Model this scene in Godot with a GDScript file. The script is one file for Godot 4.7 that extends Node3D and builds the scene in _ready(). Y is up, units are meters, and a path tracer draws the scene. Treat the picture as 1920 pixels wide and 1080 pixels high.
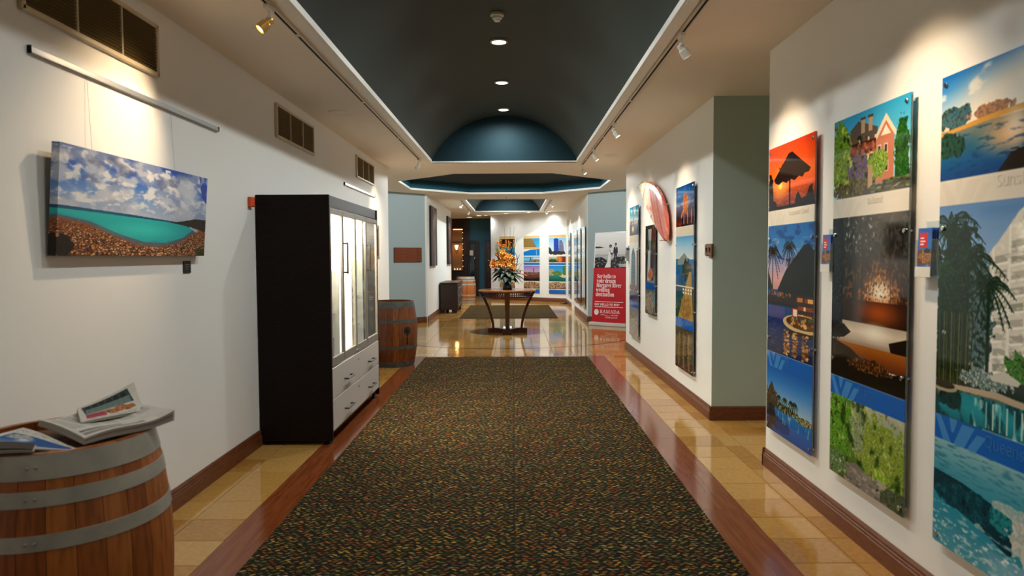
extends Node3D
# A hotel gallery corridor: carpet runner, barrel-vaulted ceiling, acrylic photo panels, a foyer with a flower table beyond.

const XL := -2.03      # left wall
const XR := 1.79       # right wall
const CY := 2.912      # flat ceiling height
const V0 := -1.225     # vault springing, left
const V1 := 0.96       # vault springing, right
const VR := 0.655      # vault rise
const DOWN_K := [0.15, 0.25, 0.4, 0.75, 1.0, 1.0, 1.0, 1.0]   # rear lamps are out of view, dimmed to darken the foreground
const DOWN_Z := [1.0, -0.6, -2.2, -3.8, -5.4, -7.0, -8.62, -10.2]

var rng := RandomNumberGenerator.new()
var M := {}
var cam: Camera3D

func _ready():
	rng.seed = 71
	# ---- camera
	cam = Camera3D.new()
	cam.name = "camera"
	var lens = CameraAttributesPhysical.new()
	lens.frustum_focal_length = 29.31
	lens.frustum_focus_distance = 9.5
	lens.exposure_aperture = 4.0
	lens.frustum_near = 0.05
	lens.frustum_far = 100.0
	cam.attributes = lens
	add_child(cam)
	cam.position = Vector3(0, 1.5, 0)
	cam.basis = Basis(Vector3.UP, 0.0024) * Basis(Vector3.RIGHT, -0.0456) * Basis(Vector3.BACK, -0.0053)
	# ---- environment: an indoor place without windows, lit by its lamps only
	var we = WorldEnvironment.new()
	we.name = "environment"
	var e = Environment.new()
	e.background_mode = Environment.BG_COLOR
	e.background_color = Color(0, 0, 0)
	e.tonemap_mode = Environment.TONE_MAPPER_LINEAR
	e.tonemap_exposure = 2.0
	e.sdfgi_enabled = true
	e.ssao_enabled = true
	e.ssil_enabled = true
	we.environment = e
	add_child(we)
	# ---- lamp strengths (each light is built with its fitting)
	L = {"down": 1.25, "track": 0.9, "foyer": 3.6, "vault2": 2.6, "wash": 0.33, "cabinet": 1.1, "sconce": 0.06,
		"cool": Color(0.95, 0.985, 0.985), "warm": Color(1.0, 0.87, 0.70)}
	materials()
	shell()
	floor_surfaces()
	ceiling()
	lights_in_ceiling()
	wall_fittings()
	left_side()
	right_side()
	foyer()
	far_zone()

var L := {}

# =====================================================================================================
# helpers
# =====================================================================================================
class MB:
	var v := PackedVector3Array()
	var n := PackedVector3Array()
	var t := PackedVector2Array()

	func tri(a, b, c, out, ua = Vector2(), ub = Vector2(), uc = Vector2()):
		var m: Vector3 = (b - a).cross(c - a)
		if m.length_squared() < 1e-18:
			return
		m = m.normalized()
		if m.dot(out) >= 0:
			v.append_array(PackedVector3Array([a, c, b])); t.append_array(PackedVector2Array([ua, uc, ub]))
		else:
			m = -m
			v.append_array(PackedVector3Array([a, b, c])); t.append_array(PackedVector2Array([ua, ub, uc]))
		n.append_array(PackedVector3Array([m, m, m]))

	# a flat quad a-b-c-d turned towards out; uv corners (0,1) (1,1) (1,0) (0,0)
	func quad(a, b, c, d, out, u0 = Vector2(0, 1), u1 = Vector2(1, 1), u2 = Vector2(1, 0), u3 = Vector2(0, 0)):
		tri(a, b, c, out, u0, u1, u2)
		tri(a, c, d, out, u0, u2, u3)

	# chamfered box
	func box(c: Vector3, s: Vector3, bev := 0.0, B := Basis.IDENTITY):
		var h := s * 0.5
		var b: float = min(bev, min(h.x, min(h.y, h.z)) * 0.9)
		var P := func(sx, sy, sz, ax):
			var k := Vector3(sx * h.x, sy * h.y, sz * h.z)
			if ax != 0: k.x -= sx * b
			if ax != 1: k.y -= sy * b
			if ax != 2: k.z -= sz * b
			return c + B * k
		for ax in 3:
			for s1 in [-1, 1]:
				var q := []
				for st in [[-1, -1], [1, -1], [1, 1], [-1, 1]]:
					var k := [0, 0, 0]
					k[ax] = s1
					k[(ax + 1) % 3] = st[0]
					k[(ax + 2) % 3] = st[1]
					q.append(P.call(k[0], k[1], k[2], ax))
				var o := Vector3.ZERO
				o[ax] = s1
				quad(q[0], q[1], q[2], q[3], B * o)
		if b <= 0.0:
			return
		for ax in 3:
			var a1 := (ax + 1) % 3
			var a2 := (ax + 2) % 3
			for s1 in [-1, 1]:
				for s2 in [-1, 1]:
					var k := [0, 0, 0]
					k[a1] = s1; k[a2] = s2
					k[ax] = -1
					var p0 = P.call(k[0], k[1], k[2], a1)
					var p1 = P.call(k[0], k[1], k[2], a2)
					k[ax] = 1
					var p2 = P.call(k[0], k[1], k[2], a2)
					var p3 = P.call(k[0], k[1], k[2], a1)
					var o := Vector3.ZERO
					o[a1] = s1; o[a2] = s2
					quad(p0, p1, p2, p3, B * o)
		for sx in [-1, 1]:
			for sy in [-1, 1]:
				for sz in [-1, 1]:
					tri(P.call(sx, sy, sz, 0), P.call(sx, sy, sz, 1), P.call(sx, sy, sz, 2), B * Vector3(sx, sy, sz))

	# smooth surface f(u, v) over the unit square; flip turns its outside round
	func grid(f: Callable, nu: int, nv: int, flip := false):
		var p := []
		var m := []
		var e := 0.002
		for j in nv + 1:
			for i in nu + 1:
				var u := float(i) / nu
				var w := float(j) / nv
				p.append(f.call(u, w))
				var uc := clampf(u, e, 1.0 - e)
				var wc := clampf(w, e, 1.0 - e)
				var k: Vector3 = (f.call(uc + e, wc) - f.call(uc - e, wc)).cross(f.call(uc, wc + e) - f.call(uc, wc - e))
				k = k.normalized() if k.length_squared() > 1e-24 else Vector3.UP
				m.append(-k if flip else k)
		for j in nv:
			for i in nu:
				var a := j * (nu + 1) + i
				var q := [a, a + 1, a + nu + 2, a + nu + 1]
				var order := [0, 2, 1, 0, 3, 2]
				if flip:
					order = [0, 1, 2, 0, 2, 3]
				for o in order:
					var id: int = q[o]
					v.append(p[id]); n.append(m[id])
					t.append(Vector2(float(id % (nu + 1)) / nu, float(id / (nu + 1)) / nv))

	# turned profile of Vector2(radius, height) about the y axis of X
	func lathe(prof: Array, seg := 24, X := Transform3D.IDENTITY, smooth := false, a0 := 0.0, a1 := TAU):
		var ns := []
		for i in prof.size() - 1:
			var d: Vector2 = prof[i + 1] - prof[i]
			ns.append(Vector2(d.y, -d.x).normalized())
		for i in prof.size() - 1:
			var n0: Vector2 = ns[i]
			var n1: Vector2 = ns[i]
			if smooth:
				if i > 0: n0 = (ns[i] + ns[i - 1]).normalized()
				if i < ns.size() - 1: n1 = (ns[i] + ns[i + 1]).normalized()
			for k in seg:
				var t0 := a0 + (a1 - a0) * k / seg
				var t1 := a0 + (a1 - a0) * (k + 1) / seg
				var c := []
				for w in [[prof[i], n0, t0], [prof[i], n0, t1], [prof[i + 1], n1, t1], [prof[i + 1], n1, t0]]:
					var r: Vector2 = w[0]
					var q: Vector2 = w[1]
					c.append([X * Vector3(r.x * cos(w[2]), r.y, r.x * sin(w[2])), (X.basis * Vector3(q.x * cos(w[2]), q.y, q.x * sin(w[2]))).normalized()])
				for o in [0, 2, 3, 0, 1, 2]:
					v.append(c[o][0]); n.append(c[o][1]); t.append(Vector2())
				# keep the winding in step with the normals
				var L0 := v.size()
				for s in [L0 - 6, L0 - 3]:
					var g := (v[s + 1] - v[s]).cross(v[s + 2] - v[s])
					if g.dot(n[s] + n[s + 1] + n[s + 2]) > 0:
						var tv := v[s + 1]; v[s + 1] = v[s + 2]; v[s + 2] = tv
						var tn := n[s + 1]; n[s + 1] = n[s + 2]; n[s + 2] = tn

	# round bar along points; radii is a number or one number per point
	func tube(pts: Array, radii, seg := 8, cap := true):
		var up := Vector3.UP
		var d0: Vector3 = (pts[1] - pts[0]).normalized()
		if absf(d0.dot(up)) > 0.95: up = Vector3.RIGHT
		var side := d0.cross(up).normalized()
		var rings := []
		for i in pts.size():
			var d: Vector3 = (pts[min(i + 1, pts.size() - 1)] - pts[max(i - 1, 0)]).normalized()
			side = (side - d * side.dot(d)).normalized()
			var bi := d.cross(side)
			var r: float = radii[i] if radii is Array else radii
			var ring := []
			for k in seg:
				var a := TAU * k / seg
				var o := side * cos(a) + bi * sin(a)
				ring.append([pts[i] + o * r, o])
			rings.append(ring)
		for i in pts.size() - 1:
			for k in seg:
				var q := [rings[i][k], rings[i][(k + 1) % seg], rings[i + 1][(k + 1) % seg], rings[i + 1][k]]
				for o in [[0, 1, 2], [0, 2, 3]]:
					var g: Vector3 = (q[o[1]][0] - q[o[0]][0]).cross(q[o[2]][0] - q[o[0]][0])
					var w := [o[0], o[1], o[2]] if g.dot(q[o[0]][1]) < 0 else [o[0], o[2], o[1]]
					for z in w:
						v.append(q[z][0]); n.append(q[z][1]); t.append(Vector2())
		if cap:
			for z in [0, pts.size() - 1]:
				var out: Vector3 = (pts[0] - pts[1]) if z == 0 else (pts[z] - pts[z - 1])
				for k in seg:
					tri(pts[z], rings[z][k][0], rings[z][(k + 1) % seg][0], out)

	# polygon in the xy plane of X, from z = 0 to depth
	func prism(poly: PackedVector2Array, depth: float, X := Transform3D.IDENTITY):
		var lo := poly[0]
		var hi := poly[0]
		for p in poly:
			lo = lo.min(p); hi = hi.max(p)
		var sz := (hi - lo).max(Vector2(1e-6, 1e-6))
		var idx := Geometry2D.triangulate_polygon(poly)
		for f in [0.0, depth]:
			var out: Vector3 = X.basis.z * (1.0 if f == maxf(depth, 0.0) else -1.0)
			for i in range(0, idx.size(), 3):
				var q := []
				var uv := []
				for k in 3:
					var p := poly[idx[i + k]]
					q.append(X * Vector3(p.x, p.y, f))
					uv.append(Vector2((p.x - lo.x) / sz.x, 1.0 - (p.y - lo.y) / sz.y))
				tri(q[0], q[1], q[2], out, uv[0], uv[1], uv[2])
		var ccw := not Geometry2D.is_polygon_clockwise(poly)
		for i in poly.size():
			var a := poly[i]
			var b := poly[(i + 1) % poly.size()]
			var o := Vector2(b.y - a.y, a.x - b.x) * (1.0 if ccw else -1.0)
			quad(X * Vector3(a.x, a.y, 0), X * Vector3(b.x, b.y, 0), X * Vector3(b.x, b.y, depth), X * Vector3(a.x, a.y, depth), X.basis * Vector3(o.x, o.y, 0))

	func mesh() -> ArrayMesh:
		var m := ArrayMesh.new()
		if v.is_empty():
			return m
		var arr := []
		arr.resize(Mesh.ARRAY_MAX)
		arr[Mesh.ARRAY_VERTEX] = v
		arr[Mesh.ARRAY_NORMAL] = n
		arr[Mesh.ARRAY_TEX_UV] = t
		m.add_surface_from_arrays(Mesh.PRIMITIVE_TRIANGLES, arr)
		return m

var used_names := {}
func numbered(called: String) -> String:
	var k: int = used_names.get(called, 0)
	used_names[called] = k + 1
	return called if k == 0 else "%s_%03d" % [called, k]

# a Node3D at a thing's base; parts go under it
func thing(called, label, category, at := Vector3.ZERO, turn := 0.0, group := "") -> Node3D:
	var o := Node3D.new()
	o.name = numbered(called)
	add_child(o, true)
	o.position = at
	o.rotation.y = turn
	tag(o, label, category, group)
	return o

func tag(o, label, category, group := ""):
	o.set_meta("label", label)
	o.set_meta("category", category)
	if group != "":
		o.set_meta("group", group)

func structure(called, label := "") -> Node3D:
	var o := Node3D.new()
	o.name = called
	add_child(o, true)
	o.set_meta("kind", "structure")
	if label != "":
		o.set_meta("label", label)
	return o

func part(called, shape, mat, parent, at := Vector3.ZERO, B := Basis.IDENTITY, label := "") -> MeshInstance3D:
	var o := MeshInstance3D.new()
	o.mesh = shape.mesh() if shape is MB else shape
	o.material_override = mat
	if parent == self:
		o.name = numbered(called)
	else:
		var cn: Dictionary = parent.get_meta("names") if parent.has_meta("names") else {}
		var k: int = cn.get(called, 0)
		cn[called] = k + 1
		parent.set_meta("names", cn)
		o.name = called if k == 0 else "%s_%03d" % [called, k]
	parent.add_child(o, true)
	o.transform = Transform3D(B, at)
	if label != "":
		o.set_meta("label", label)
	return o

func boxpart(called, c, s, mat, parent, bev := 0.004, B := Basis.IDENTITY) -> MeshInstance3D:
	var b := MB.new()
	b.box(Vector3.ZERO, s, bev)
	return part(called, b, mat, parent, c, B)

func struct_mesh(called, shape, mat, label := "") -> MeshInstance3D:
	var o = part(called, shape, mat, self)
	o.set_meta("kind", "structure")
	if label != "":
		o.set_meta("label", label)
	return o

func stuff(o):
	o.set_meta("kind", "stuff")
	return o

# ---- materials
func mat(c: Color, rough := 0.6, metal := 0.0, spec := 0.5) -> StandardMaterial3D:
	var m := StandardMaterial3D.new()
	m.albedo_color = c
	m.roughness = rough
	m.metallic = metal
	m.metallic_specular = spec
	return m

func noise_tex(c: Array, freq: float, sd: int, size := 512, oct := 4, normal := false, bump := 4.0) -> NoiseTexture2D:
	var f := FastNoiseLite.new()
	f.seed = sd
	f.frequency = freq
	f.fractal_octaves = oct
	f.noise_type = FastNoiseLite.TYPE_SIMPLEX_SMOOTH
	var t := NoiseTexture2D.new()
	t.width = size
	t.height = size
	t.seamless = true
	t.noise = f
	if normal:
		t.as_normal_map = true
		t.bump_strength = bump
	else:
		var g := Gradient.new()
		g.offsets = PackedFloat32Array()
		var off := PackedFloat32Array()
		var col := PackedColorArray()
		for i in c.size():
			off.append(0.22 + 0.56 * float(i) / maxf(1.0, c.size() - 1))
			col.append(c[i])
		g.offsets = off
		g.colors = col
		t.color_ramp = g
	return t

# noise-coloured surface, mapped by position; scale is repeats per metre along the three axes
func noisy(c: Array, freq: float, scale: Vector3, rough: float, sd := 1, world := false, spec := 0.5) -> StandardMaterial3D:
	var m := mat(Color.WHITE, rough, 0.0, spec)
	m.albedo_texture = noise_tex(c, freq, sd)
	m.uv1_triplanar = true
	m.uv1_world_triplanar = world
	m.uv1_scale = scale
	return m

func glow(c: Color, energy: float) -> StandardMaterial3D:
	var m := mat(Color(0.9, 0.9, 0.9), 0.4)
	m.emission_enabled = true
	m.emission = c
	m.emission_energy_multiplier = energy
	return m

func img_mat(im: Image, rough := 0.5, spec := 0.5) -> StandardMaterial3D:
	var m := mat(Color.WHITE, rough, 0.0, spec)
	m.albedo_texture = ImageTexture.create_from_image(im)
	m.texture_repeat = false
	return m

func C(h: String) -> Color:
	return Color(h)

func spot(parent, at: Vector3, target: Vector3, energy: float, color: Color, angle: float, size := 0.04, blend := 1.0):
	var s := SpotLight3D.new()
	s.name = "spot_light"
	parent.add_child(s, true)
	s.light_energy = energy
	s.light_color = color
	s.spot_angle = angle
	s.spot_angle_attenuation = blend
	s.spot_range = 30.0
	s.spot_attenuation = 2.0
	s.light_size = size
	s.shadow_enabled = true
	var d := target - at
	s.look_at_from_position(at, target, Vector3.FORWARD if absf(d.normalized().y) > 0.95 else Vector3.UP)
	return s

func omni(parent, at: Vector3, energy: float, color: Color, size := 0.04):
	var s := OmniLight3D.new()
	s.name = "omni_light"
	parent.add_child(s, true)
	s.global_position = at
	s.light_energy = energy
	s.light_color = color
	s.omni_range = 20.0
	s.omni_attenuation = 2.0
	s.light_size = size
	s.shadow_enabled = true
	return s

func sysfont(names: Array, weight := 400) -> SystemFont:
	var f := SystemFont.new()
	f.font_names = PackedStringArray(names)
	f.font_weight = weight
	return f

# flat lettering; height is the em size in metres, at is the left end of the base line
func text(called, s: String, font, em: float, mat_, parent, at: Vector3, squeeze := 1.0, B := Basis.IDENTITY):
	var t := TextMesh.new()
	t.font = font
	t.text = s
	t.font_size = 32
	t.pixel_size = em / 32.0
	t.depth = 0.0012
	t.horizontal_alignment = HORIZONTAL_ALIGNMENT_LEFT
	t.vertical_alignment = VERTICAL_ALIGNMENT_BOTTOM
	t.curve_step = 2.0
	return part(called, t, mat_, parent, at, B.scaled_local(Vector3(squeeze, 1, 1)))

# =====================================================================================================
# printed pictures: a small painter for prints, posters, newspapers
# =====================================================================================================
class Pic:
	var im: Image
	var W: int
	var H: int
	var ox := 0.0
	var oy := 0.0
	var sw := 1.0
	var sh := 1.0
	var rng := RandomNumberGenerator.new()
	var nz := FastNoiseLite.new()

	func _init(w: int, h: int, sd := 1):
		W = w
		H = h
		im = Image.create_empty(w, h, false, Image.FORMAT_RGBA8)
		im.fill(Color.WHITE)
		sw = w
		sh = h
		rng.seed = sd
		nz.seed = sd
		nz.noise_type = FastNoiseLite.TYPE_SIMPLEX_SMOOTH
		nz.fractal_octaves = 4

	func view(x0, y0, x1, y1):
		ox = x0 * W; oy = y0 * H; sw = (x1 - x0) * W; sh = (y1 - y0) * H

	func span(y: int, xa: float, xb: float, c: Color):
		if y < int(oy) or y >= int(oy + sh): return
		var a := clampi(roundi(xa), int(ox), int(ox + sw))
		var b := clampi(roundi(xb), int(ox), int(ox + sw))
		if b > a: im.fill_rect(Rect2i(a, y, b - a, 1), c)

	func rect(x0, y0, x1, y1, c):
		var a := Vector2i(roundi(ox + maxf(x0, 0.0) * sw), roundi(oy + maxf(y0, 0.0) * sh))
		var b := Vector2i(roundi(ox + minf(x1, 1.0) * sw), roundi(oy + minf(y1, 1.0) * sh))
		if b.x > a.x and b.y > a.y: im.fill_rect(Rect2i(a, b - a), Color(c))

	func mix(cols: Array, f: float) -> Color:
		var k := clampf(f, 0.0, 1.0) * (cols.size() - 1)
		var i := mini(int(k), cols.size() - 2)
		return Color(cols[i]).lerp(Color(cols[i + 1]), k - i)

	func grad(x0, y0, x1, y1, cols: Array):
		var ya := int(oy + y0 * sh)
		var yb := int(oy + y1 * sh)
		for y in range(ya, yb + 1):
			span(y, ox + x0 * sw, ox + x1 * sw, mix(cols, float(y - ya) / maxf(1.0, yb - ya)))

	func poly(pts: Array, c):
		var col := Color(c)
		var q := []
		var lo := 1e9
		var hi := -1e9
		for p in pts:
			var r := Vector2(ox + p[0] * sw, oy + p[1] * sh)
			q.append(r)
			lo = minf(lo, r.y); hi = maxf(hi, r.y)
		for y in range(maxi(int(lo), int(oy)), mini(int(hi) + 1, int(oy + sh))):
			var xs := []
			var yy := y + 0.5
			for i in q.size():
				var a: Vector2 = q[i]
				var b: Vector2 = q[(i + 1) % q.size()]
				if (a.y <= yy) != (b.y <= yy): xs.append(a.x + (b.x - a.x) * (yy - a.y) / (b.y - a.y))
			xs.sort()
			for i in range(0, xs.size() - 1, 2): span(y, xs[i], xs[i + 1], col)

	func ell(cx, cy, rx, ry, c):
		var col := Color(c)
		var py: float = oy + cy * sh
		var ph: float = maxf(ry * sh, 0.5)
		for y in range(int(py - ph), int(py + ph) + 1):
			var k := (y + 0.5 - py) / ph
			if absf(k) < 1.0:
				var hw: float = sqrt(1.0 - k * k) * rx * sw
				span(y, ox + cx * sw - maxf(hw, 0.5), ox + cx * sw + maxf(hw, 0.5), col)

	func line(x0, y0, x1, y1, w, c):
		var a := Vector2(x0 * sw, y0 * sh)
		var b := Vector2(x1 * sw, y1 * sh)
		var o: Vector2 = (b - a).orthogonal().normalized() * w * sw * 0.5
		poly([[(a.x + o.x) / sw, (a.y + o.y) / sh], [(b.x + o.x) / sw, (b.y + o.y) / sh], [(b.x - o.x) / sw, (b.y - o.y) / sh], [(a.x - o.x) / sw, (a.y - o.y) / sh]], c)

	# many small dabs inside a box, colours at random from the list
	func dabs(k: int, x0, y0, x1, y1, rx, ry, cols: Array):
		for i in k:
			var s := rng.randf_range(0.5, 1.3)
			ell(rng.randf_range(x0, x1), rng.randf_range(y0, y1), rx * s, ry * s, Color(cols[rng.randi() % cols.size()]).lerp(Color(cols[rng.randi() % cols.size()]), rng.randf() * 0.6))

	# leafy mass inside an ellipse: ragged edge, gaps where k is low, patches of the listed colours
	func bush(k: int, cx, cy, rx, ry, d, cols: Array):
		var asp := sh / sw
		var fill := clampf(k * d * d * 1.3 / (rx * ry * asp), 0.0, 1.0)
		var fr: float = 0.34 / (d * sw)
		var o := rng.randf() * 900.0
		var pal := []
		for q in cols: pal.append(Color(q))
		var n := pal.size()
		nz.frequency = 1.0
		for y in range(maxi(int(oy + (cy - ry * 1.2) * sh), int(oy)), mini(int(oy + (cy + ry * 1.2) * sh), int(oy + sh))):
			for x in range(maxi(int(ox + (cx - rx * 1.2) * sw), int(ox)), mini(int(ox + (cx + rx * 1.2) * sw), int(ox + sw))):
				var e := Vector2(((x - ox) / sw - cx) / rx, ((y - oy) / sh - cy) / ry).length()
				if e > 1.2: continue
				var a := nz.get_noise_2d(x * fr * 0.6 + o, y * fr * 0.6)
				if e + a * 0.45 > 1.0 or nz.get_noise_2d(x * fr + o, y * fr + 77.0) < lerpf(0.5, -0.9, fill): continue
				var v := (nz.get_noise_2d(x * fr * 1.1, y * fr * 1.1 + o) * 0.9 + 0.5) * n
				var i := clampi(int(v), 0, n - 1)
				im.set_pixel(x, y, pal[i].lerp(pal[(i + 1) % n], clampf(v - i, 0.0, 1.0) * 0.6))

	func glow(cx, cy, rx, ry, c, a := 1.0):
		var col := Color(c)
		for y in range(maxi(int(oy + (cy - ry) * sh), int(oy)), mini(int(oy + (cy + ry) * sh), int(oy + sh))):
			for x in range(maxi(int(ox + (cx - rx) * sw), int(ox)), mini(int(ox + (cx + rx) * sw), int(ox + sw))):
				var d := Vector2(((x - ox) / sw - cx) / rx, ((y - oy) / sh - cy) / ry).length()
				if d < 1.0:
					var f := 1.0 - d
					im.set_pixel(x, y, im.get_pixel(x, y).lerp(col, a * f * f * (3.0 - 2.0 * f)))

	# noise-shaped layer of one colour
	func clouds(x0, y0, x1, y1, c, freq, lo, hi, stretch := 1.0, a := 1.0, seed_ := 0):
		var col := Color(c)
		nz.frequency = freq / sw
		for y in range(maxi(int(oy + y0 * sh), 0), mini(int(oy + y1 * sh), H)):
			for x in range(maxi(int(ox + x0 * sw), 0), mini(int(ox + x1 * sw), W)):
				var k := smoothstep(lo, hi, nz.get_noise_2d(x - ox + seed_ * 999.0, (y - oy) * stretch))
				if k > 0.01: im.set_pixel(x, y, im.get_pixel(x, y).lerp(col, k * a))

	# a palm: trunk and feathered drooping fronds
	func palm(x, base, top, r, c, trunk := 0.02):
		var col := Color(c)
		line(x, base, x, top, trunk, col)
		var asp := sw / sh
		for i in 13:
			var a := -PI * 0.5 + (i - 6) * 0.42 + rng.randf_range(-0.1, 0.1)
			var l: float = r * rng.randf_range(0.8, 1.1)
			var px: float = x
			var py: float = top
			for k in 10:
				var t := (k + 1) / 10.0
				var qx: float = x + cos(a) * l * t
				var qy: float = top + (sin(a) * l * t * 0.8 + l * t * t * 0.55) * asp
				line(px, py, qx, qy, trunk * 0.4, col)
				for s in [-1, 1]:
					var d: float = l * 0.2 * (1.0 - 0.5 * t)
					line(qx, qy, qx + s * d * 0.55 + cos(a) * d * 0.4, qy + d * 0.8 * asp, trunk * 0.22, col.lightened(rng.randf() * 0.12))
				px = qx
				py = qy

	# soften the paint as a print seen through a lens
	func soft(f := 0.55) -> Image:
		im.resize(int(W * f), int(H * f), Image.INTERPOLATE_LANCZOS)
		im.resize(W, H, Image.INTERPOLATE_CUBIC)
		return im

# =====================================================================================================
# surfaces
# =====================================================================================================
func materials():
	var bump := noise_tex([], 0.02, 5, 512, 4, true, 1.2)
	for k in [["wall", C("efede8")], ["ceil", C("f8ecd9")], ["teal", C("a6b5b8")], ["sage", C("b3c4b6")], ["blue", C("44748c")]]:
		var m := mat(k[1], 0.75, 0.0, 0.35)
		m.normal_enabled = true
		m.normal_texture = bump
		m.normal_scale = 0.25
		m.uv1_triplanar = true
		m.uv1_world_triplanar = true
		m.uv1_scale = Vector3(1.6, 1.6, 1.6)
		M[k[0]] = m
	M.vault = mat(C("353c38"), 0.6, 0.0, 0.4)  # teal paint greyed, its look under the lamps put into the colour
	M.vault_end = mat(C("0f3039"), 0.65, 0.0, 0.4)  # same vault paint, bluer for the stronger light, put into the colour
	M.tray_shaded = mat(C("15262a"), 0.7, 0.0, 0.3)  # recess teal darkened, the shade of the top put into the colour
	M.tray_lit = mat(C("1d4a58"), 0.7, 0.0, 0.3)  # same teal lighter, light on the side band put into the colour
	M.trim = mat(C("f0ebe0"), 0.5)
	M.base = noisy([C("5e2f18"), C("6a381d"), C("733f22")], 0.012, Vector3(1.2, 9, 1.2), 0.38, 11, true)
	M.border = noisy([C("783a1a"), C("804220"), C("874824")], 0.006, Vector3(7, 4, 0.6), 0.14, 12, true)
	M.ring = noisy([C("3a1a0e"), C("5a2c16")], 0.012, Vector3(3, 3, 3), 0.14, 13, true)
	M.grout = mat(C("4f3d22"), 0.8)
	var tones := [[C("b4843f"), C("bd8e4a")], [C("ac7a37"), C("b68544")], [C("ba8b48"), C("c49755")], [C("a67434"), C("b2803e")]]
	M.tile = []
	for k in 4:
		M.tile.append(noisy(tones[k], 0.02, Vector3(2.3, 2.3, 2.3), 0.075, 20 + k, true))
	M.chrome = mat(C("c9cbcc"), 0.18, 1.0)
	M.alu = mat(C("b9b8b4"), 0.38, 0.9)
	M.steel = noisy([C("98948a"), C("a6a296"), C("b0ab9c")], 0.006, Vector3(2, 2, 2), 0.55, 31)
	M.steel.metallic = 0.25
	M.black = mat(C("141312"), 0.5)
	M.cabinet = noisy([C("17100d"), C("211713")], 0.012, Vector3(1.4, 14, 1.4), 0.5, 32, false, 0.25)
	M.handle = mat(C("5d5a57"), 0.35, 0.8)
	M.header = mat(C("3a322c"), 0.5)
	M.taupe = mat(C("8d8379"), 0.45)
	M.laminate = mat(C("cdc4bb"), 0.35)
	M.white_in = mat(C("f1efe9"), 0.6)
	M.plastic = mat(C("e8e4da"), 0.4)
	M.cream = mat(C("d8cdb8"), 0.4)
	M.gold = mat(C("c79a4e"), 0.35, 0.6)
	M.glass = mat(Color(0.92, 0.97, 0.95, 0.06), 0.03, 0.0, 0.26)
	M.glass.transparency = BaseMaterial3D.TRANSPARENCY_ALPHA
	M.acrylic = mat(Color(0.75, 0.86, 0.86, 0.22), 0.05)
	M.acrylic.transparency = BaseMaterial3D.TRANSPARENCY_ALPHA
	M.vent = mat(C("76633c"), 0.45, 0.2)
	M.vent_frame = mat(C("cfc0a2"), 0.45)
	M.dark = mat(C("0b0a09"), 0.9)
	M.redwood = noisy([C("2c0f08"), C("4a1c0e"), C("5c2813")], 0.012, Vector3(5, 1.4, 5), 0.3, 33)
	M.tabletop = noisy([C("8a4b1d"), C("a9642b"), C("b8763a")], 0.012, Vector3(1.2, 5, 7), 0.16, 34)
	M.darkwood = noisy([C("160c08"), C("2b1710"), C("351d13")], 0.012, Vector3(5, 1.2, 5), 0.35, 35)
	M.oak = []
	for k in 4:
		var b: Color = [C("a0551c"), C("a85c20"), C("964d17"), C("b06426")][k]
		M.oak.append(noisy([b.darkened(0.2), b, b.lightened(0.05)], 0.008, Vector3(7, 0.9, 7), 0.45, 40 + k))
	M.oak_dark = []
	for k in 4:
		var b: Color = [C("7a3d12"), C("824216"), C("703610"), C("8a4a1a")][k]
		M.oak_dark.append(noisy([b.darkened(0.25), b, b.lightened(0.05)], 0.008, Vector3(7, 0.9, 7), 0.4, 46 + k))
	M.steel_dark = noisy([C("3c4038"), C("4d5048"), C("5a5a50")], 0.008, Vector3(2, 3, 2), 0.55, 52)
	M.oakhead = noisy([C("5f3a1c"), C("7c5128")], 0.013, Vector3(9, 4, 1.2), 0.6, 45)
	M.bulb = glow(C("fff6e6"), 6.0)
	M.bulb_warm = glow(C("ffe2b4"), 5.0)
	M.pile = carpet_material()

func carpet_material() -> StandardMaterial3D:
	var p := Pic.new(1024, 1024, 7)
	p.im.fill(C("221e13"))
	p.dabs(2600, 0, 0, 1, 1, 0.016, 0.008, ["1a1e14", "2a2a18", "17170f", "2f2716"])
	# leaf-like flecks in two leanings, in rows
	var cols := ["a08040", "786a34", "ac7c38", "54582e", "c09646", "904824", "686032", "9e5a2a"]
	for j in 42:
		for i in 27:
			var x: float = (i + 0.5 * (j % 2) + p.rng.randf_range(-0.25, 0.25)) / 27.0
			var y: float = (j + p.rng.randf_range(-0.3, 0.3)) / 42.0
			var a: float = (0.5 if (i + j) % 2 == 0 else -0.5) + p.rng.randf_range(-0.3, 0.3)
			var l: float = p.rng.randf_range(0.013, 0.0195)
			var w: float = p.rng.randf_range(0.0045, 0.0072)
			var c := Color(cols[p.rng.randi() % cols.size()]).darkened(p.rng.randf() * 0.25)
			var ax := cos(a) * l
			var ay := sin(a) * l
			var bx := -sin(a) * w
			var by := cos(a) * w
			p.poly([[x - ax, y - ay], [x - ax * 0.4 + bx * 0.9, y - ay * 0.4 + by * 0.9], [x + ax * 0.4 + bx, y + ay * 0.4 + by], [x + ax, y + ay], [x + ax * 0.3 - bx, y + ay * 0.3 - by], [x - ax * 0.5 - bx * 0.7, y - ay * 0.5 - by * 0.7]], c)
	p.dabs(9000, 0, 0, 1, 1, 0.0011, 0.0011, ["17180f", "2a2a1c", "20201a", "34301e"])
	var m := img_mat(p.im, 0.95, 0.2)
	m.texture_repeat = true
	m.uv1_triplanar = true
	m.uv1_world_triplanar = true
	m.uv1_scale = Vector3(0.95, 0.95, 0.95)
	m.normal_enabled = true
	m.normal_texture = noise_tex([], 0.09, 8, 512, 3, true, 6.0)
	m.normal_scale = 0.7
	return m

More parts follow.
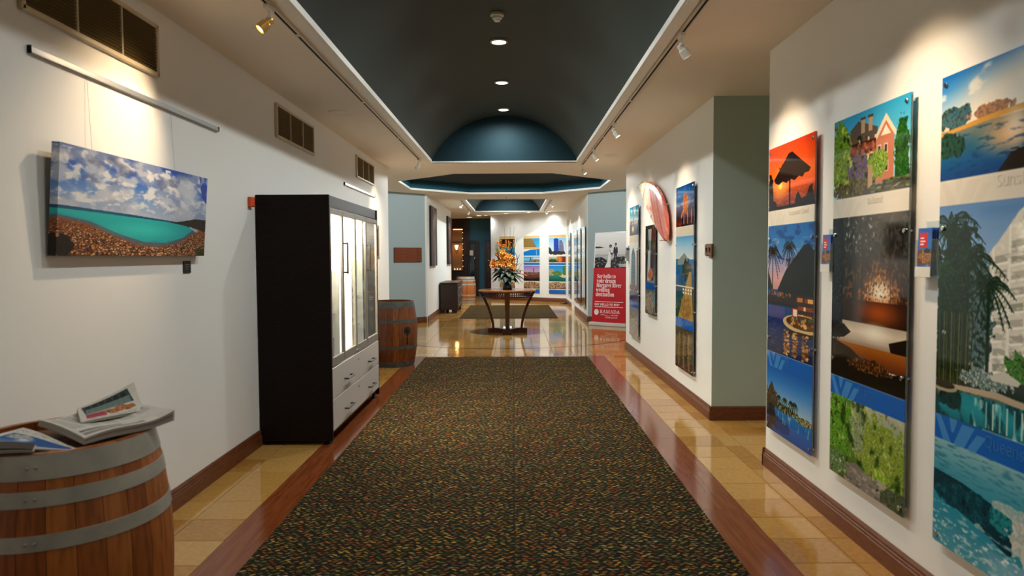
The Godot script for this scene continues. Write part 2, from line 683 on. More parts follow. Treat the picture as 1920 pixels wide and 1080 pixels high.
# =====================================================================================================
# the room shell. Plan coordinates are (x, d) with d metres ahead of the camera (z = -d)
# =====================================================================================================
func plan(y: float) -> Transform3D:
	return Transform3D(Basis(Vector3.RIGHT, Vector3(0, 0, -1), Vector3.UP), Vector3(0, y, 0))

func wall(called, m, x0, x1, d0, d1, label := ""):
	var b := MB.new()
	b.prism(PackedVector2Array([Vector2(x0, d0), Vector2(x1, d0), Vector2(x1, d1), Vector2(x0, d1)]), CY, plan(0))
	return struct_mesh(called, b, m, label)

# a wall between two plan points, thickness away from the room
func slant(called, m, a: Vector2, b: Vector2, thick: float, label := ""):
	var n := (b - a).orthogonal().normalized() * -thick
	var k := MB.new()
	k.prism(PackedVector2Array([a, b, b + n, a + n]), CY, plan(0))
	return struct_mesh(called, k, m, label)

# skirting from plan point a to b, standing out towards side
func skirting(called, a: Vector2, b: Vector2, side: Vector2, label := ""):
	var prof := PackedVector2Array([Vector2(0, 0), Vector2(0.020, 0), Vector2(0.020, 0.078), Vector2(0.016, 0.083), Vector2(0.016, 0.094), Vector2(0.012, 0.099), Vector2(0.014, 0.112), Vector2(0.007, 0.126), Vector2(0, 0.126)])
	var d := (b - a).normalized()
	var n := side.normalized()
	var k := MB.new()
	k.prism(prof, a.distance_to(b), Transform3D(Basis(Vector3(n.x, 0, -n.y), Vector3.UP, Vector3(d.x, 0, -d.y)), Vector3(a.x, 0, -a.y)))
	return struct_mesh(called, k, M.base, label)

const FL0 := Vector2(-2.0, 16.05)
const FL1 := Vector2(-3.3, 14.75)
const FR0 := Vector2(1.68, 15.9)
const FR1 := Vector2(3.1, 14.48)
const BW0 := Vector2(-0.784, 24.42)
const BW1 := Vector2(1.70, 22.53)

func shell():
	wall("wall_left", M.wall, XL - 0.2, XL, -3.3, 11.45, "long white gallery wall on the left")
	wall("wall_behind", M.wall, XL - 0.2, XR + 0.2, -3.5, -3.3)
	wall("wall_right_near", M.wall, XR, XR + 0.2, -3.3, 4.96, "white wall in the right foreground with three tall photo panels")
	wall("wall_passage_near", M.wall, XR + 0.2, 4.6, 4.81, 4.96)
	wall("wall_passage_end", M.wall, 4.6, 4.75, 4.81, 6.5)
	wall("wall_passage", M.sage, XR + 0.0005, 4.6, 6.335, 6.345, "grey green wall of the side passage on the right")  # greener tint than the foyer walls, matched to how this wall looks
	wall("wall_right_far", M.wall, XR, XR + 0.2, 6.345, 11.2, "white wall on the right beyond the side passage")
	slant("wall_foyer_left_front", M.teal, Vector2(-3.3, 12.6), Vector2(XL - 0.2, 11.3), -0.15)
	slant("wall_foyer_right_front", M.teal, Vector2(XR + 0.2, 11.1), Vector2(3.1, 12.4), -0.15)
	wall("wall_foyer_left", M.teal, -3.45, -3.3, 12.5, 14.8)
	wall("wall_foyer_right", M.teal, 3.1, 3.25, 12.3, 14.5)
	slant("wall_foyer_left_back", M.teal, FL1, FL0, 0.15, "grey blue slanted wall at the back left of the foyer")
	slant("wall_foyer_right_back", M.teal, FR0, FR1, 0.15, "grey blue slanted wall at the back right of the foyer behind the banner")
	wall("wall_hall_left", M.wall, -2.12, -1.97, 16.04, 22.25, "white wall on the left of the far hall")
	wall("wall_hall_right", M.wall, 1.68, 1.83, 15.92, 22.6, "white wall on the right of the far hall")
	wall("wall_bar_near", M.blue, -4.0, -2.0, 22.1, 22.25)
	wall("wall_bar_left", M.blue, -4.15, -4.0, 22.1, 26.65)
	wall("wall_bar_back", M.blue, -4.0, -0.6, 26.5, 26.65, "dark blue wall with two doors at the far end")
	wall("wall_bar_right", M.blue, -0.77, -0.6, 24.5, 26.6)
	slant("wall_end", M.wall, BW0, BW1, 0.12, "white slanted wall at the far end hung with three posters")
	skirting("baseboard_left", Vector2(XL, -3.3), Vector2(XL, 11.45), Vector2(1, 0), "brown timber skirting along the left wall")
	skirting("baseboard_right_near", Vector2(XR, -3.3), Vector2(XR, 4.975), Vector2(-1, 0), "brown timber skirting under the three near photo panels")
	skirting("baseboard_right_near_return", Vector2(XR - 0.02, 4.96), Vector2(4.6, 4.96), Vector2(0, 1))
	skirting("baseboard_passage", Vector2(XR - 0.02, 6.335), Vector2(4.6, 6.335), Vector2(0, -1), "dark timber skirting along the grey green passage wall")
	skirting("baseboard_right_far", Vector2(XR, 6.32), Vector2(XR, 11.2), Vector2(-1, 0), "brown timber skirting along the far right white wall")
	skirting("baseboard_foyer_left", FL1, FL0, Vector2(1, -1))
	skirting("baseboard_foyer_right", FR0, FR1, Vector2(-1, -1))
	skirting("baseboard_hall_left", Vector2(-1.97, 16.03), Vector2(-1.97, 22.25), Vector2(1, 0))
	skirting("baseboard_hall_right", Vector2(1.68, 15.9), Vector2(1.68, 19.2), Vector2(-1, 0))
	skirting("baseboard_hall_right_end", Vector2(1.68, 20.1), Vector2(1.68, 22.5), Vector2(-1, 0))
	skirting("baseboard_end", BW0, BW1, (BW1 - BW0).orthogonal())
	var k := MB.new()
	k.box(Vector3(1.672, 1.05, -19.65), Vector3(0.03, 2.1, 0.9), 0.004)
	struct_mesh("door_3", k, M.trim, "white flush door in the right wall of the far hall")

func floor_surfaces():
	var fl := structure("floor", "polished stone tile floor with timber borders")
	var k := MB.new()
	k.prism(PackedVector2Array([Vector2(-4.2, -3.5), Vector2(4.8, -3.5), Vector2(4.8, 26.7), Vector2(-4.2, 26.7)]), 0.1, plan(-0.104))
	part("screed", k, M.grout, fl)
	var cache := {}
	var lay = func(x0, x1, d0, d1):
		var key := "%.3f %.3f" % [x1 - x0, d1 - d0]
		if not cache.has(key):
			var b := MB.new()
			b.box(Vector3.ZERO, Vector3(x1 - x0 - 0.004, 0.008, d1 - d0 - 0.004), 0.0012)
			cache[key] = b.mesh()
		part("tile", cache[key], M.tile[rng.randi() % 4], fl, Vector3((x0 + x1) / 2, -0.004 + rng.randf_range(-0.0004, 0.0004), -(d0 + d1) / 2), Basis(Vector3.RIGHT, rng.randf_range(-0.0012, 0.0012)) * Basis(Vector3.BACK, rng.randf_range(-0.0012, 0.0012)))
	# side strips
	for i in 34:
		var d := 0.36 + i * 0.3
		for c in [[XL, -1.84], [-1.84, -1.54], [1.35, 1.66], [1.66, XR]]:
			lay.call(c[0], c[1], d, minf(d + 0.3, 10.5))
	# side passage
	for i in 5:
		for j in 6:
			lay.call(XR + 0.3 * j, XR + 0.3 * (j + 1), 4.96 + i * 0.275, 4.96 + (i + 1) * 0.275)
	# first rows of the foyer
	for i in 7:
		for j in 14:
			lay.call(-2.1 + 0.3 * j, -1.8 + 0.3 * j, 10.5 + 0.3 * i, 10.8 + 0.3 * i)
	# the rest of the foyer and the far hall
	var far := [MB.new(), MB.new(), MB.new(), MB.new()]
	for i in 54:
		for j in 26:
			var x := -4.2 + 0.3 * j
			var d := 10.5 + 0.3 * i
			if i < 7 and x > -2.15 and x < 2.05: continue
			far[rng.randi() % 4].box(Vector3(x + 0.15, -0.004, -d - 0.15), Vector3(0.297, 0.008, 0.297), 0.0012)
	for q in 4:
		stuff(part("distant_tiles", far[q], M.tile[q], fl))
	var back := MB.new()
	for i in 13:
		for c in [[XL, -1.84], [-1.84, -1.54], [1.35, 1.66], [1.66, XR]]:
			back.box(Vector3((c[0] + c[1]) / 2, -0.004, 3.54 - 0.3 * i - 0.15), Vector3(c[1] - c[0] - 0.003, 0.008, 0.297), 0.0012)
	stuff(part("distant_tiles", back, M.tile[1], fl))
	# timber borders beside the carpet: one board wide, in lengths
	for s in [[-1.54, -1.32], [1.10, 1.35]]:
		var d := -3.3
		while d < 10.36:
			var l := minf(rng.randf_range(1.5, 2.2), 10.5 - d)
			var b := MB.new()
			b.box(Vector3.ZERO, Vector3(s[1] - s[0] - 0.002, 0.008, l - 0.002), 0.001)
			part("timber_border_board", b, M.border, fl, Vector3((s[0] + s[1]) / 2, -0.0035, -(d + l / 2)))
			d += l
	var b2 := MB.new()
	b2.box(Vector3(-0.11, -0.0035, -10.43), Vector3(2.42, 0.008, 0.135), 0.001)
	part("timber_border_board", b2, M.border, fl)
	# timber ring inlaid in the foyer floor
	var r := MB.new()
	r.lathe([Vector2(2.62, -0.004), Vector2(2.62, 0.0008), Vector2(2.685, 0.0008), Vector2(2.685, -0.004)], 96, Transform3D(Basis.IDENTITY, Vector3(-0.165, 0, -13.98)))
	part("timber_ring", r, M.ring, fl)
	# carpet runners
	for c in [[-1.32, 1.10, -3.3, 10.36, "long dark olive patterned carpet runner down the middle of the near corridor"], [-1.32, 1.06, 16.85, 21.3, "shorter dark olive carpet runner in the far hall behind the flower table"]]:
		var q := MB.new()
		q.box(Vector3((c[0] + c[1]) / 2, 0.002, -(c[2] + c[3]) / 2), Vector3(c[1] - c[0], 0.012, c[3] - c[2]), 0.004)
		var o = part("carpet_runner", q, M.pile, self)
		tag(o, c[4], "carpet")

func arc_points(x0, x1, y, rise, k) -> Array:
	var a: float = (x1 - x0) / 2
	var R: float = (a * a + rise * rise) / (2 * rise)
	var ph: float = asin(a / R)
	var out := []
	for i in k + 1:
		var t: float = -ph + 2 * ph * i / k
		out.append(Vector2((x0 + x1) / 2 + R * sin(t), y + rise - R + R * cos(t)))
	return out

func vault(ce, x0, x1, d0, d1, rise, near_end: bool):
	var pts := arc_points(x0, x1, CY + 0.04, rise, 40)
	var f := func(u, w):
		var k := clampf(u, 0, 1) * 40
		var i := mini(int(k), 39)
		var p: Vector2 = pts[i].lerp(pts[i + 1], k - i)
		return Vector3(p.x, p.y, -lerpf(d0, d1, w))
	var b := MB.new()
	# inner face with true arc normals, outer shell 8 cm above
	var a: float = (x1 - x0) / 2
	var R: float = (a * a + rise * rise) / (2 * rise)
	var cen := Vector2((x0 + x1) / 2, CY + 0.04 + rise - R)
	for i in 40:
		var n0: Vector2 = (cen - pts[i]).normalized()
		var n1: Vector2 = (cen - pts[i + 1]).normalized()
		var q := [Vector3(pts[i].x, pts[i].y, -d0), Vector3(pts[i + 1].x, pts[i + 1].y, -d0), Vector3(pts[i + 1].x, pts[i + 1].y, -d1), Vector3(pts[i].x, pts[i].y, -d1)]
		var at := b.v.size()
		b.quad(q[0], q[1], q[2], q[3], Vector3(n0.x, n0.y, 0))
		for z in range(at, b.v.size()):
			var nn := n0 if Vector2(b.v[z].x, b.v[z].y).distance_to(pts[i]) < 1e-4 else n1
			b.n[z] = Vector3(nn.x, nn.y, 0)
		var o0: Vector2 = pts[i] - n0 * 0.08
		var o1: Vector2 = pts[i + 1] - n1 * 0.08
		b.quad(Vector3(o0.x, o0.y, -d0), Vector3(o1.x, o1.y, -d0), Vector3(o1.x, o1.y, -d1), Vector3(o0.x, o0.y, -d1), Vector3(-n0.x, -n0.y, 0))
	part("vault", b, M.vault, ce)
	for s in ([d1, d0] if near_end else [d1]):
		var e := MB.new()
		var poly := PackedVector2Array(pts)
		poly.append(Vector2(x1, CY)); poly.append(Vector2(x0, CY))
		e.prism(poly, -0.1 if s == d1 else 0.1, Transform3D(Basis.IDENTITY, Vector3(0, 0, -s)))
		part("vault_end", e, M.vault_end, ce)

func ceiling():
	var ce := structure("ceiling", "white flat ceiling with dark blue vaults and an octagonal recess")
	var slab = func(pts: Array):
		var b := MB.new()
		b.prism(PackedVector2Array(pts), 0.12, plan(CY))
		part("soffit", b, M.ceil, ce)
	var rect = func(x0, x1, d0, d1): slab.call([Vector2(x0, d0), Vector2(x1, d0), Vector2(x1, d1), Vector2(x0, d1)])
	rect.call(-4.2, V0, -3.5, 10.685)
	rect.call(V1, 4.8, -3.5, 10.685)
	rect.call(-4.2, -1.21, 17.635, 22.465)
	rect.call(0.84, 4.8, 17.635, 22.465)
	rect.call(-4.2, 4.8, 22.465, 26.7)
	var oc := Vector2(-0.165, 14.1)
	var oct := []
	for i in 8:
		oct.append(oc + Vector2(2.01 / cos(PI / 8), 0).rotated(PI / 8 + i * PI / 4))
	# right half (vertices 6, 7, 0, 1), left half (2, 3, 4, 5): angles run from +x towards +d
	slab.call([Vector2(oc.x, 10.685), Vector2(4.8, 10.685), Vector2(4.8, 17.635), Vector2(oc.x, 17.635), Vector2(oc.x, oc.y + 2.01), oct[1], oct[0], oct[7], oct[6], Vector2(oc.x, oc.y - 2.01)])
	slab.call([Vector2(oc.x, 10.685), Vector2(oc.x, oc.y - 2.01), oct[5], oct[4], oct[3], oct[2], Vector2(oc.x, oc.y + 2.01), Vector2(oc.x, 17.635), Vector2(-4.2, 17.635), Vector2(-4.2, 10.685)])
	for i in 8:
		var a: Vector2 = oct[i]
		var b: Vector2 = oct[(i + 1) % 8]
		var n := ((a + b) / 2 - oc).normalized() * 0.05
		var s := MB.new()
		var q0 := n * -0.1
		s.prism(PackedVector2Array([a + q0, b + q0, b + n, a + n]), 0.17, plan(CY + 0.03))
		part("recess_side", s, M.tray_lit, ce)
		var t := MB.new()
		var q := n * -0.3
		s = MB.new()
		s.prism(PackedVector2Array([a + q, b + q, b + n * 0.4, a + n * 0.4]), 0.042, plan(CY - 0.004))
		part("recess_lip", s, M.trim, ce)
	var top := MB.new()
	var grown := PackedVector2Array()
	for p in oct:
		grown.append(oc + (p - oc) * 1.03)
	top.prism(grown, 0.06, plan(CY + 0.2))
	part("recess_top", top, M.tray_shaded, ce)
	vault(ce, V0, V1, -3.5, 10.67, VR, true)
	vault(ce, -1.21, 0.84, 17.65, 22.45, 0.6, true)
	# white lips and flat cover strips along the vault edges
	var id := 1
	for v in [[V0, V1, -3.5, 10.67], [-1.21, 0.84, 17.65, 22.45]]:
		for s in [[v[0], -1.0], [v[1], 1.0]]:
			var b := MB.new()
			b.box(Vector3(s[0] + s[1] * 0.004, CY + 0.018, -(v[2] + v[3]) / 2), Vector3(0.016, 0.048, v[3] - v[2]), 0.002)
			b.box(Vector3(s[0] + s[1] * 0.045, CY - 0.003, -(v[2] + v[3]) / 2), Vector3(0.07, 0.008, v[3] - v[2]), 0.002)
			struct_mesh("trim_%d" % id, b, M.trim)
			id += 1
		for d in [v[2], v[3]]:
			var b := MB.new()
			b.box(Vector3((v[0] + v[1]) / 2, CY + 0.006, -d), Vector3(v[1] - v[0], 0.022, 0.016), 0.002)
			struct_mesh("trim_%d" % id, b, M.trim)
			id += 1

# =====================================================================================================
# lamps and other fittings of the ceiling
# =====================================================================================================
func ring_fitting(o, r, y, mring, mlens):
	var b := MB.new()
	b.lathe([Vector2(r * 0.78, y - 0.001), Vector2(r * 0.82, y - 0.006), Vector2(r, y - 0.004), Vector2(r * 1.02, y + 0.004), Vector2(r * 0.78, y + 0.02)], 32)
	part("trim_ring", b, mring, o)
	b = MB.new()
	b.lathe([Vector2(0.0005, y + 0.001), Vector2(r * 0.79, y + 0.001), Vector2(r * 0.79, y + 0.012), Vector2(0.0005, y + 0.012)], 24)
	part("lens", b, mlens, o)

func lights_in_ceiling():
	var apex := CY + 0.04 + VR
	var xc := (V0 + V1) / 2
	var names := ["unseen behind the camera", "unseen above the camera", "just ahead of the camera, out of the frame", "fourth from the back, above the frame", "nearest but one, above the frame", "nearest and largest in view", "middle one of the three in view", "farthest one, in front of the blue end wall"]
	for i in DOWN_Z.size():
		var o := thing("downlight", "round downlight along the dark vault, " + names[i], "lamp", Vector3(xc, apex - 0.012, DOWN_Z[i]), 0.0, "vault downlights")
		ring_fitting(o, 0.085, 0.0, M.plastic, M.bulb)
		spot(o, o.position + Vector3(0, -0.022, 0), o.position + Vector3(0, -2, 0), L.down * DOWN_K[i], L.cool, 84.0, 0.05, 0.9)
	var sd := thing("smoke_detector", "small white round smoke detector on the dark vault above the nearest downlight", "smoke detector", Vector3(xc, apex - 0.002, -6.22))
	var b := MB.new()
	b.lathe([Vector2(0.058, 0.0), Vector2(0.06, -0.02), Vector2(0.05, -0.028), Vector2(0.0005, -0.028)], 24)
	part("base_plate", b, M.cream, sd)
	b = MB.new()
	b.lathe([Vector2(0.042, -0.028), Vector2(0.042, -0.045), Vector2(0.03, -0.052), Vector2(0.026, -0.066), Vector2(0.0005, -0.068)], 24)
	part("sensor_head", b, M.plastic, sd)
	# unseen lamp in the octagonal recess, placed to light foyer and lip
	var fo := thing("downlight", "unseen round downlight in the dark octagonal ceiling recess, lighting the foyer", "lamp", Vector3(-0.165, CY + 0.195, -13.2))
	ring_fitting(fo, 0.085, 0.0, M.plastic, M.bulb)
	spot(fo, fo.position + Vector3(0, -0.03, 0), fo.position + Vector3(0, -2, 0), L.foyer, L.cool, 89.5, 0.06, 0.015)
	for i in 3:
		var o := thing("downlight", ["first", "second", "third"][i] + " downlight along the crown of the far vault, hidden by its edge", "lamp", Vector3(-0.185, CY + 0.625, -18.4 - 1.6 * i), 0.0, "far vault downlights")  # hidden from view, placed to light the far hall
		ring_fitting(o, 0.08, 0.0, M.plastic, M.bulb)
		spot(o, o.position + Vector3(0, -0.022, 0), o.position + Vector3(0, -2, 0), L.vault2, L.cool, 82.0, 0.05, 0.8)
	# wall washers before the end wall and downlights by the bar
	var far := [[-0.95, 24.3, "leftmost bright downlight in the far ceiling, beside the blue wall"], [-0.25, 23.35, "second bright downlight along the end wall, over the left poster"], [0.5, 22.8, "third bright downlight along the end wall, over the middle poster"], [1.15, 22.62, "rightmost bright downlight along the end wall, over the right poster"]]
	for f in far:
		var o := thing("downlight", f[2], "lamp", Vector3(f[0], CY, -f[1]), 0.0, "end wall downlights")
		ring_fitting(o, 0.09, -0.004, M.plastic, M.bulb)
		spot(o, o.position + Vector3(0, -0.02, 0), o.position + Vector3(0.1, -1.5, -0.1), L.wash, L.cool, 75.0, 0.05, 1.0)
	for f in [[-1.2, 24.6, "flat ceiling downlight before the blue wall, nearer one"], [-1.6, 25.6, "flat ceiling downlight before the blue wall, nearest the glass door"]]:
		var o := thing("downlight", f[2], "lamp", Vector3(f[0], CY, -f[1]), 0.0, "bar downlights")
		ring_fitting(o, 0.12, -0.004, M.plastic, M.bulb)
		spot(o, o.position + Vector3(0, -0.02, 0), o.position + Vector3(0, -2, 0), L.wash * 0.5, L.cool, 70.0, 0.05, 1.0)
	# round speaker covers, sprinkler
	for s in [[-1.69, 6.95, "flat round ceiling speaker cover above the left wall"], [1.40, 10.0, "flat round ceiling speaker cover above the far right wall"]]:
		b = MB.new()
		b.lathe([Vector2(0.115, 0.0), Vector2(0.112, -0.007), Vector2(0.10, -0.01), Vector2(0.096, -0.006), Vector2(0.0005, -0.006)], 40)
		tag(part("ceiling_speaker", b, M.ceil, self, Vector3(s[0], CY, -s[1])), s[2], "speaker", "ceiling speakers")
	var sp := thing("sprinkler", "tiny fire sprinkler head on the ceiling between the octagon and the far vault", "sprinkler", Vector3(-0.17, CY, -17.1))
	b = MB.new()
	b.lathe([Vector2(0.035, 0), Vector2(0.033, -0.006), Vector2(0.012, -0.008), Vector2(0.010, -0.03), Vector2(0.0005, -0.03)], 16)
	part("escutcheon", b, M.chrome, sp)
	b = MB.new()
	b.lathe([Vector2(0.0005, -0.03), Vector2(0.006, -0.032), Vector2(0.006, -0.042), Vector2(0.018, -0.044), Vector2(0.0005, -0.047)], 12)
	part("bulb", b, mat(C("a03020"), 0.3), sp)
	tracks()

func tracks():
	for t in [[-1.355, -3.3, 10.35, "left"], [1.07, -3.3, 11.0, "right"], [-1.33, 17.9, 22.2, "left in the far hall"], [0.97, 17.9, 22.2, "right in the far hall"]]:
		var o := thing("lighting_track", "white ceiling lighting track with dark slot, " + t[3] + " side", "lighting track", Vector3(t[0], CY, -t[1]))
		var len_: float = t[2] - t[1]
		boxpart("rail", Vector3(0, -0.008, -len_ / 2), Vector3(0.036, 0.016, len_), M.cream, o, 0.002)
		var d := 0.06
		while d < len_ - 0.2:
			var l := minf(1.9, len_ - d - 0.05)
			boxpart("slot", Vector3(0, -0.0162, -d - l / 2), Vector3(0.014, 0.002, l), M.dark, o, 0.0)
			boxpart("joiner", Vector3(0, -0.0165, -d - l - 0.02), Vector3(0.034, 0.004, 0.05), M.cream, o, 0.001)
			d += l + 0.04
	var W := Vector3(XL, 2.0, 0)
	track_spot(Vector3(-1.355, CY, -3.98), Vector3(XL, 2.05, -3.62), "brass tinted track spotlight at top left aimed at the beach canvas", L.track, true)
	track_spot(Vector3(-1.355, CY, -10.18), Vector3(XL, 1.9, -10.4), "small white track spotlight at the far end of the left track", L.track * 0.9)
	track_spot(Vector3(-1.355, CY, -1.7), Vector3(XL, 1.9, -1.6), "white left track spotlight nearest the camera, out of the frame", L.track * 0.5)  # out of view, lights the near left wall
	track_spot(Vector3(1.07, CY, -4.52), Vector3(XR, 1.75, -4.62), "white track spotlight at top right, largest of those on the right track", L.track)
	track_spot(Vector3(1.07, CY, -7.5), Vector3(XR, 1.7, -7.35), "second white track spotlight on the right track, over the side passage corner", L.track * 0.8)
	track_spot(Vector3(1.07, CY, -9.35), Vector3(XR, 1.8, -9.2), "third white track spotlight on the right track, before the surfboard", L.track * 0.8)
	track_spot(Vector3(1.07, CY, -10.9), Vector3(XR, 1.8, -10.6), "farthest white track spotlight on the right track, at the vault end", L.track * 0.8)
	track_spot(Vector3(1.07, CY, -3.0), Vector3(XR, 1.75, -3.1), "white right track spotlight over the middle photo panel, out of the frame", L.track)
	track_spot(Vector3(1.07, CY, -1.5), Vector3(XR, 1.75, -1.7), "white right track spotlight nearest the camera, out of the frame", L.track)  # out of view, lights the near right wall
	track_spot(Vector3(-1.33, CY, -18.3), Vector3(-1.97, 1.9, -17.6), "nearer white track spotlight on the left of the far hall", L.track * 0.7)
	track_spot(Vector3(-1.33, CY, -21.3), Vector3(-1.97, 1.9, -21.3), "farther white track spotlight on the left of the far hall", L.track * 0.7)
	track_spot(Vector3(0.97, CY, -18.2), Vector3(1.68, 1.9, -18.0), "nearer white track spotlight on the right of the far hall", L.track * 0.9)
	track_spot(Vector3(0.97, CY, -21.2), Vector3(1.68, 1.9, -20.7), "farther white track spotlight on the right of the far hall", L.track * 0.9)

func track_spot(at: Vector3, target: Vector3, label: String, energy: float, brass := false):
	var o := thing("track_spotlight", label, "spotlight", at, 0.0)
	boxpart("adapter", Vector3(0, -0.028, 0), Vector3(0.034, 0.024, 0.10), M.plastic, o, 0.005)
	var b := MB.new()
	b.tube([Vector3(0, -0.036, 0), Vector3(0, -0.075, 0)], 0.008, 10)
	b.tube([Vector3(0, -0.072, 0), Vector3(0.0, -0.085, 0), Vector3(0, -0.098, 0)], [0.014, 0.018, 0.012], 12)
	part("stem", b, M.plastic, o)
	var piv := Vector3(0, -0.10, 0)
	var dir: Vector3 = (target - (at + piv)).normalized()
	var side := dir.cross(Vector3.UP).normalized()
	var up2 := side.cross(dir)
	# loop of flex beside the head
	b = MB.new()
	var lp := []
	for i in 15:
		var a := PI * 1.5 * i / 14.0 - 0.4
		lp.append(piv + Vector3(0, 0.008, 0) + side * (0.014 + 0.012 * sin(a)) + up2 * (0.018 * cos(a)) - dir * 0.006)
	b.tube(lp, 0.0028, 6)
	part("flex_loop", b, M.plastic, o)
	var X := Transform3D(Basis(side, dir, side.cross(dir)), piv - dir * 0.01)
	b = MB.new()
	b.lathe([Vector2(0.0005, -0.012), Vector2(0.017, -0.012), Vector2(0.022, 0.0), Vector2(0.022, 0.02), Vector2(0.029, 0.03), Vector2(0.031, 0.082), Vector2(0.027, 0.082), Vector2(0.025, 0.062)], 24, X)
	part("lamp_head", b, M.gold if brass else M.plastic, o)
	b = MB.new()
	b.lathe([Vector2(0.025, 0.064), Vector2(0.02, 0.075), Vector2(0.0005, 0.079)], 20, X, true)
	part("lamp_lens", b, M.bulb_warm, o)
	spot(o, at + piv + dir * 0.078, target, energy, L.warm, 38.0, 0.035, 1.0)

# =====================================================================================================
# what is printed on the panels, posters and papers
# =====================================================================================================
const STRIP := [0.0, 0.22, 0.2733, 0.7199, 0.7723, 1.0]

# the three bands every tall photo panel has: photo, white strip, photo, blue strip, photo
func panel_base(p: Pic):
	p.view(0, 0, 1, 1)
	p.rect(0, STRIP[1], 1, STRIP[2], "ddd6c8")
	p.rect(0, STRIP[3], 1, STRIP[4], "0f5fb8")
	for s in [[STRIP[1], STRIP[2], "d8d1c3"], [STRIP[3], STRIP[4], "3f86c8"]]:
		p.view(0, s[0], 1, s[1])
		for q in [[[0.0, 0.0], [0.05, 0.0], [0.15, 1.0], [0.08, 1.0]], [[0.13, 0.0], [0.2, 0.0], [0.17, 0.55], [0.15, 0.55]], [[0.24, 0.1], [0.34, 0.1], [0.26, 1.0], [0.17, 1.0]], [[0.36, 0.3], [0.43, 0.3], [0.35, 1.0], [0.28, 1.0]]]:
			p.poly(q, s[2])

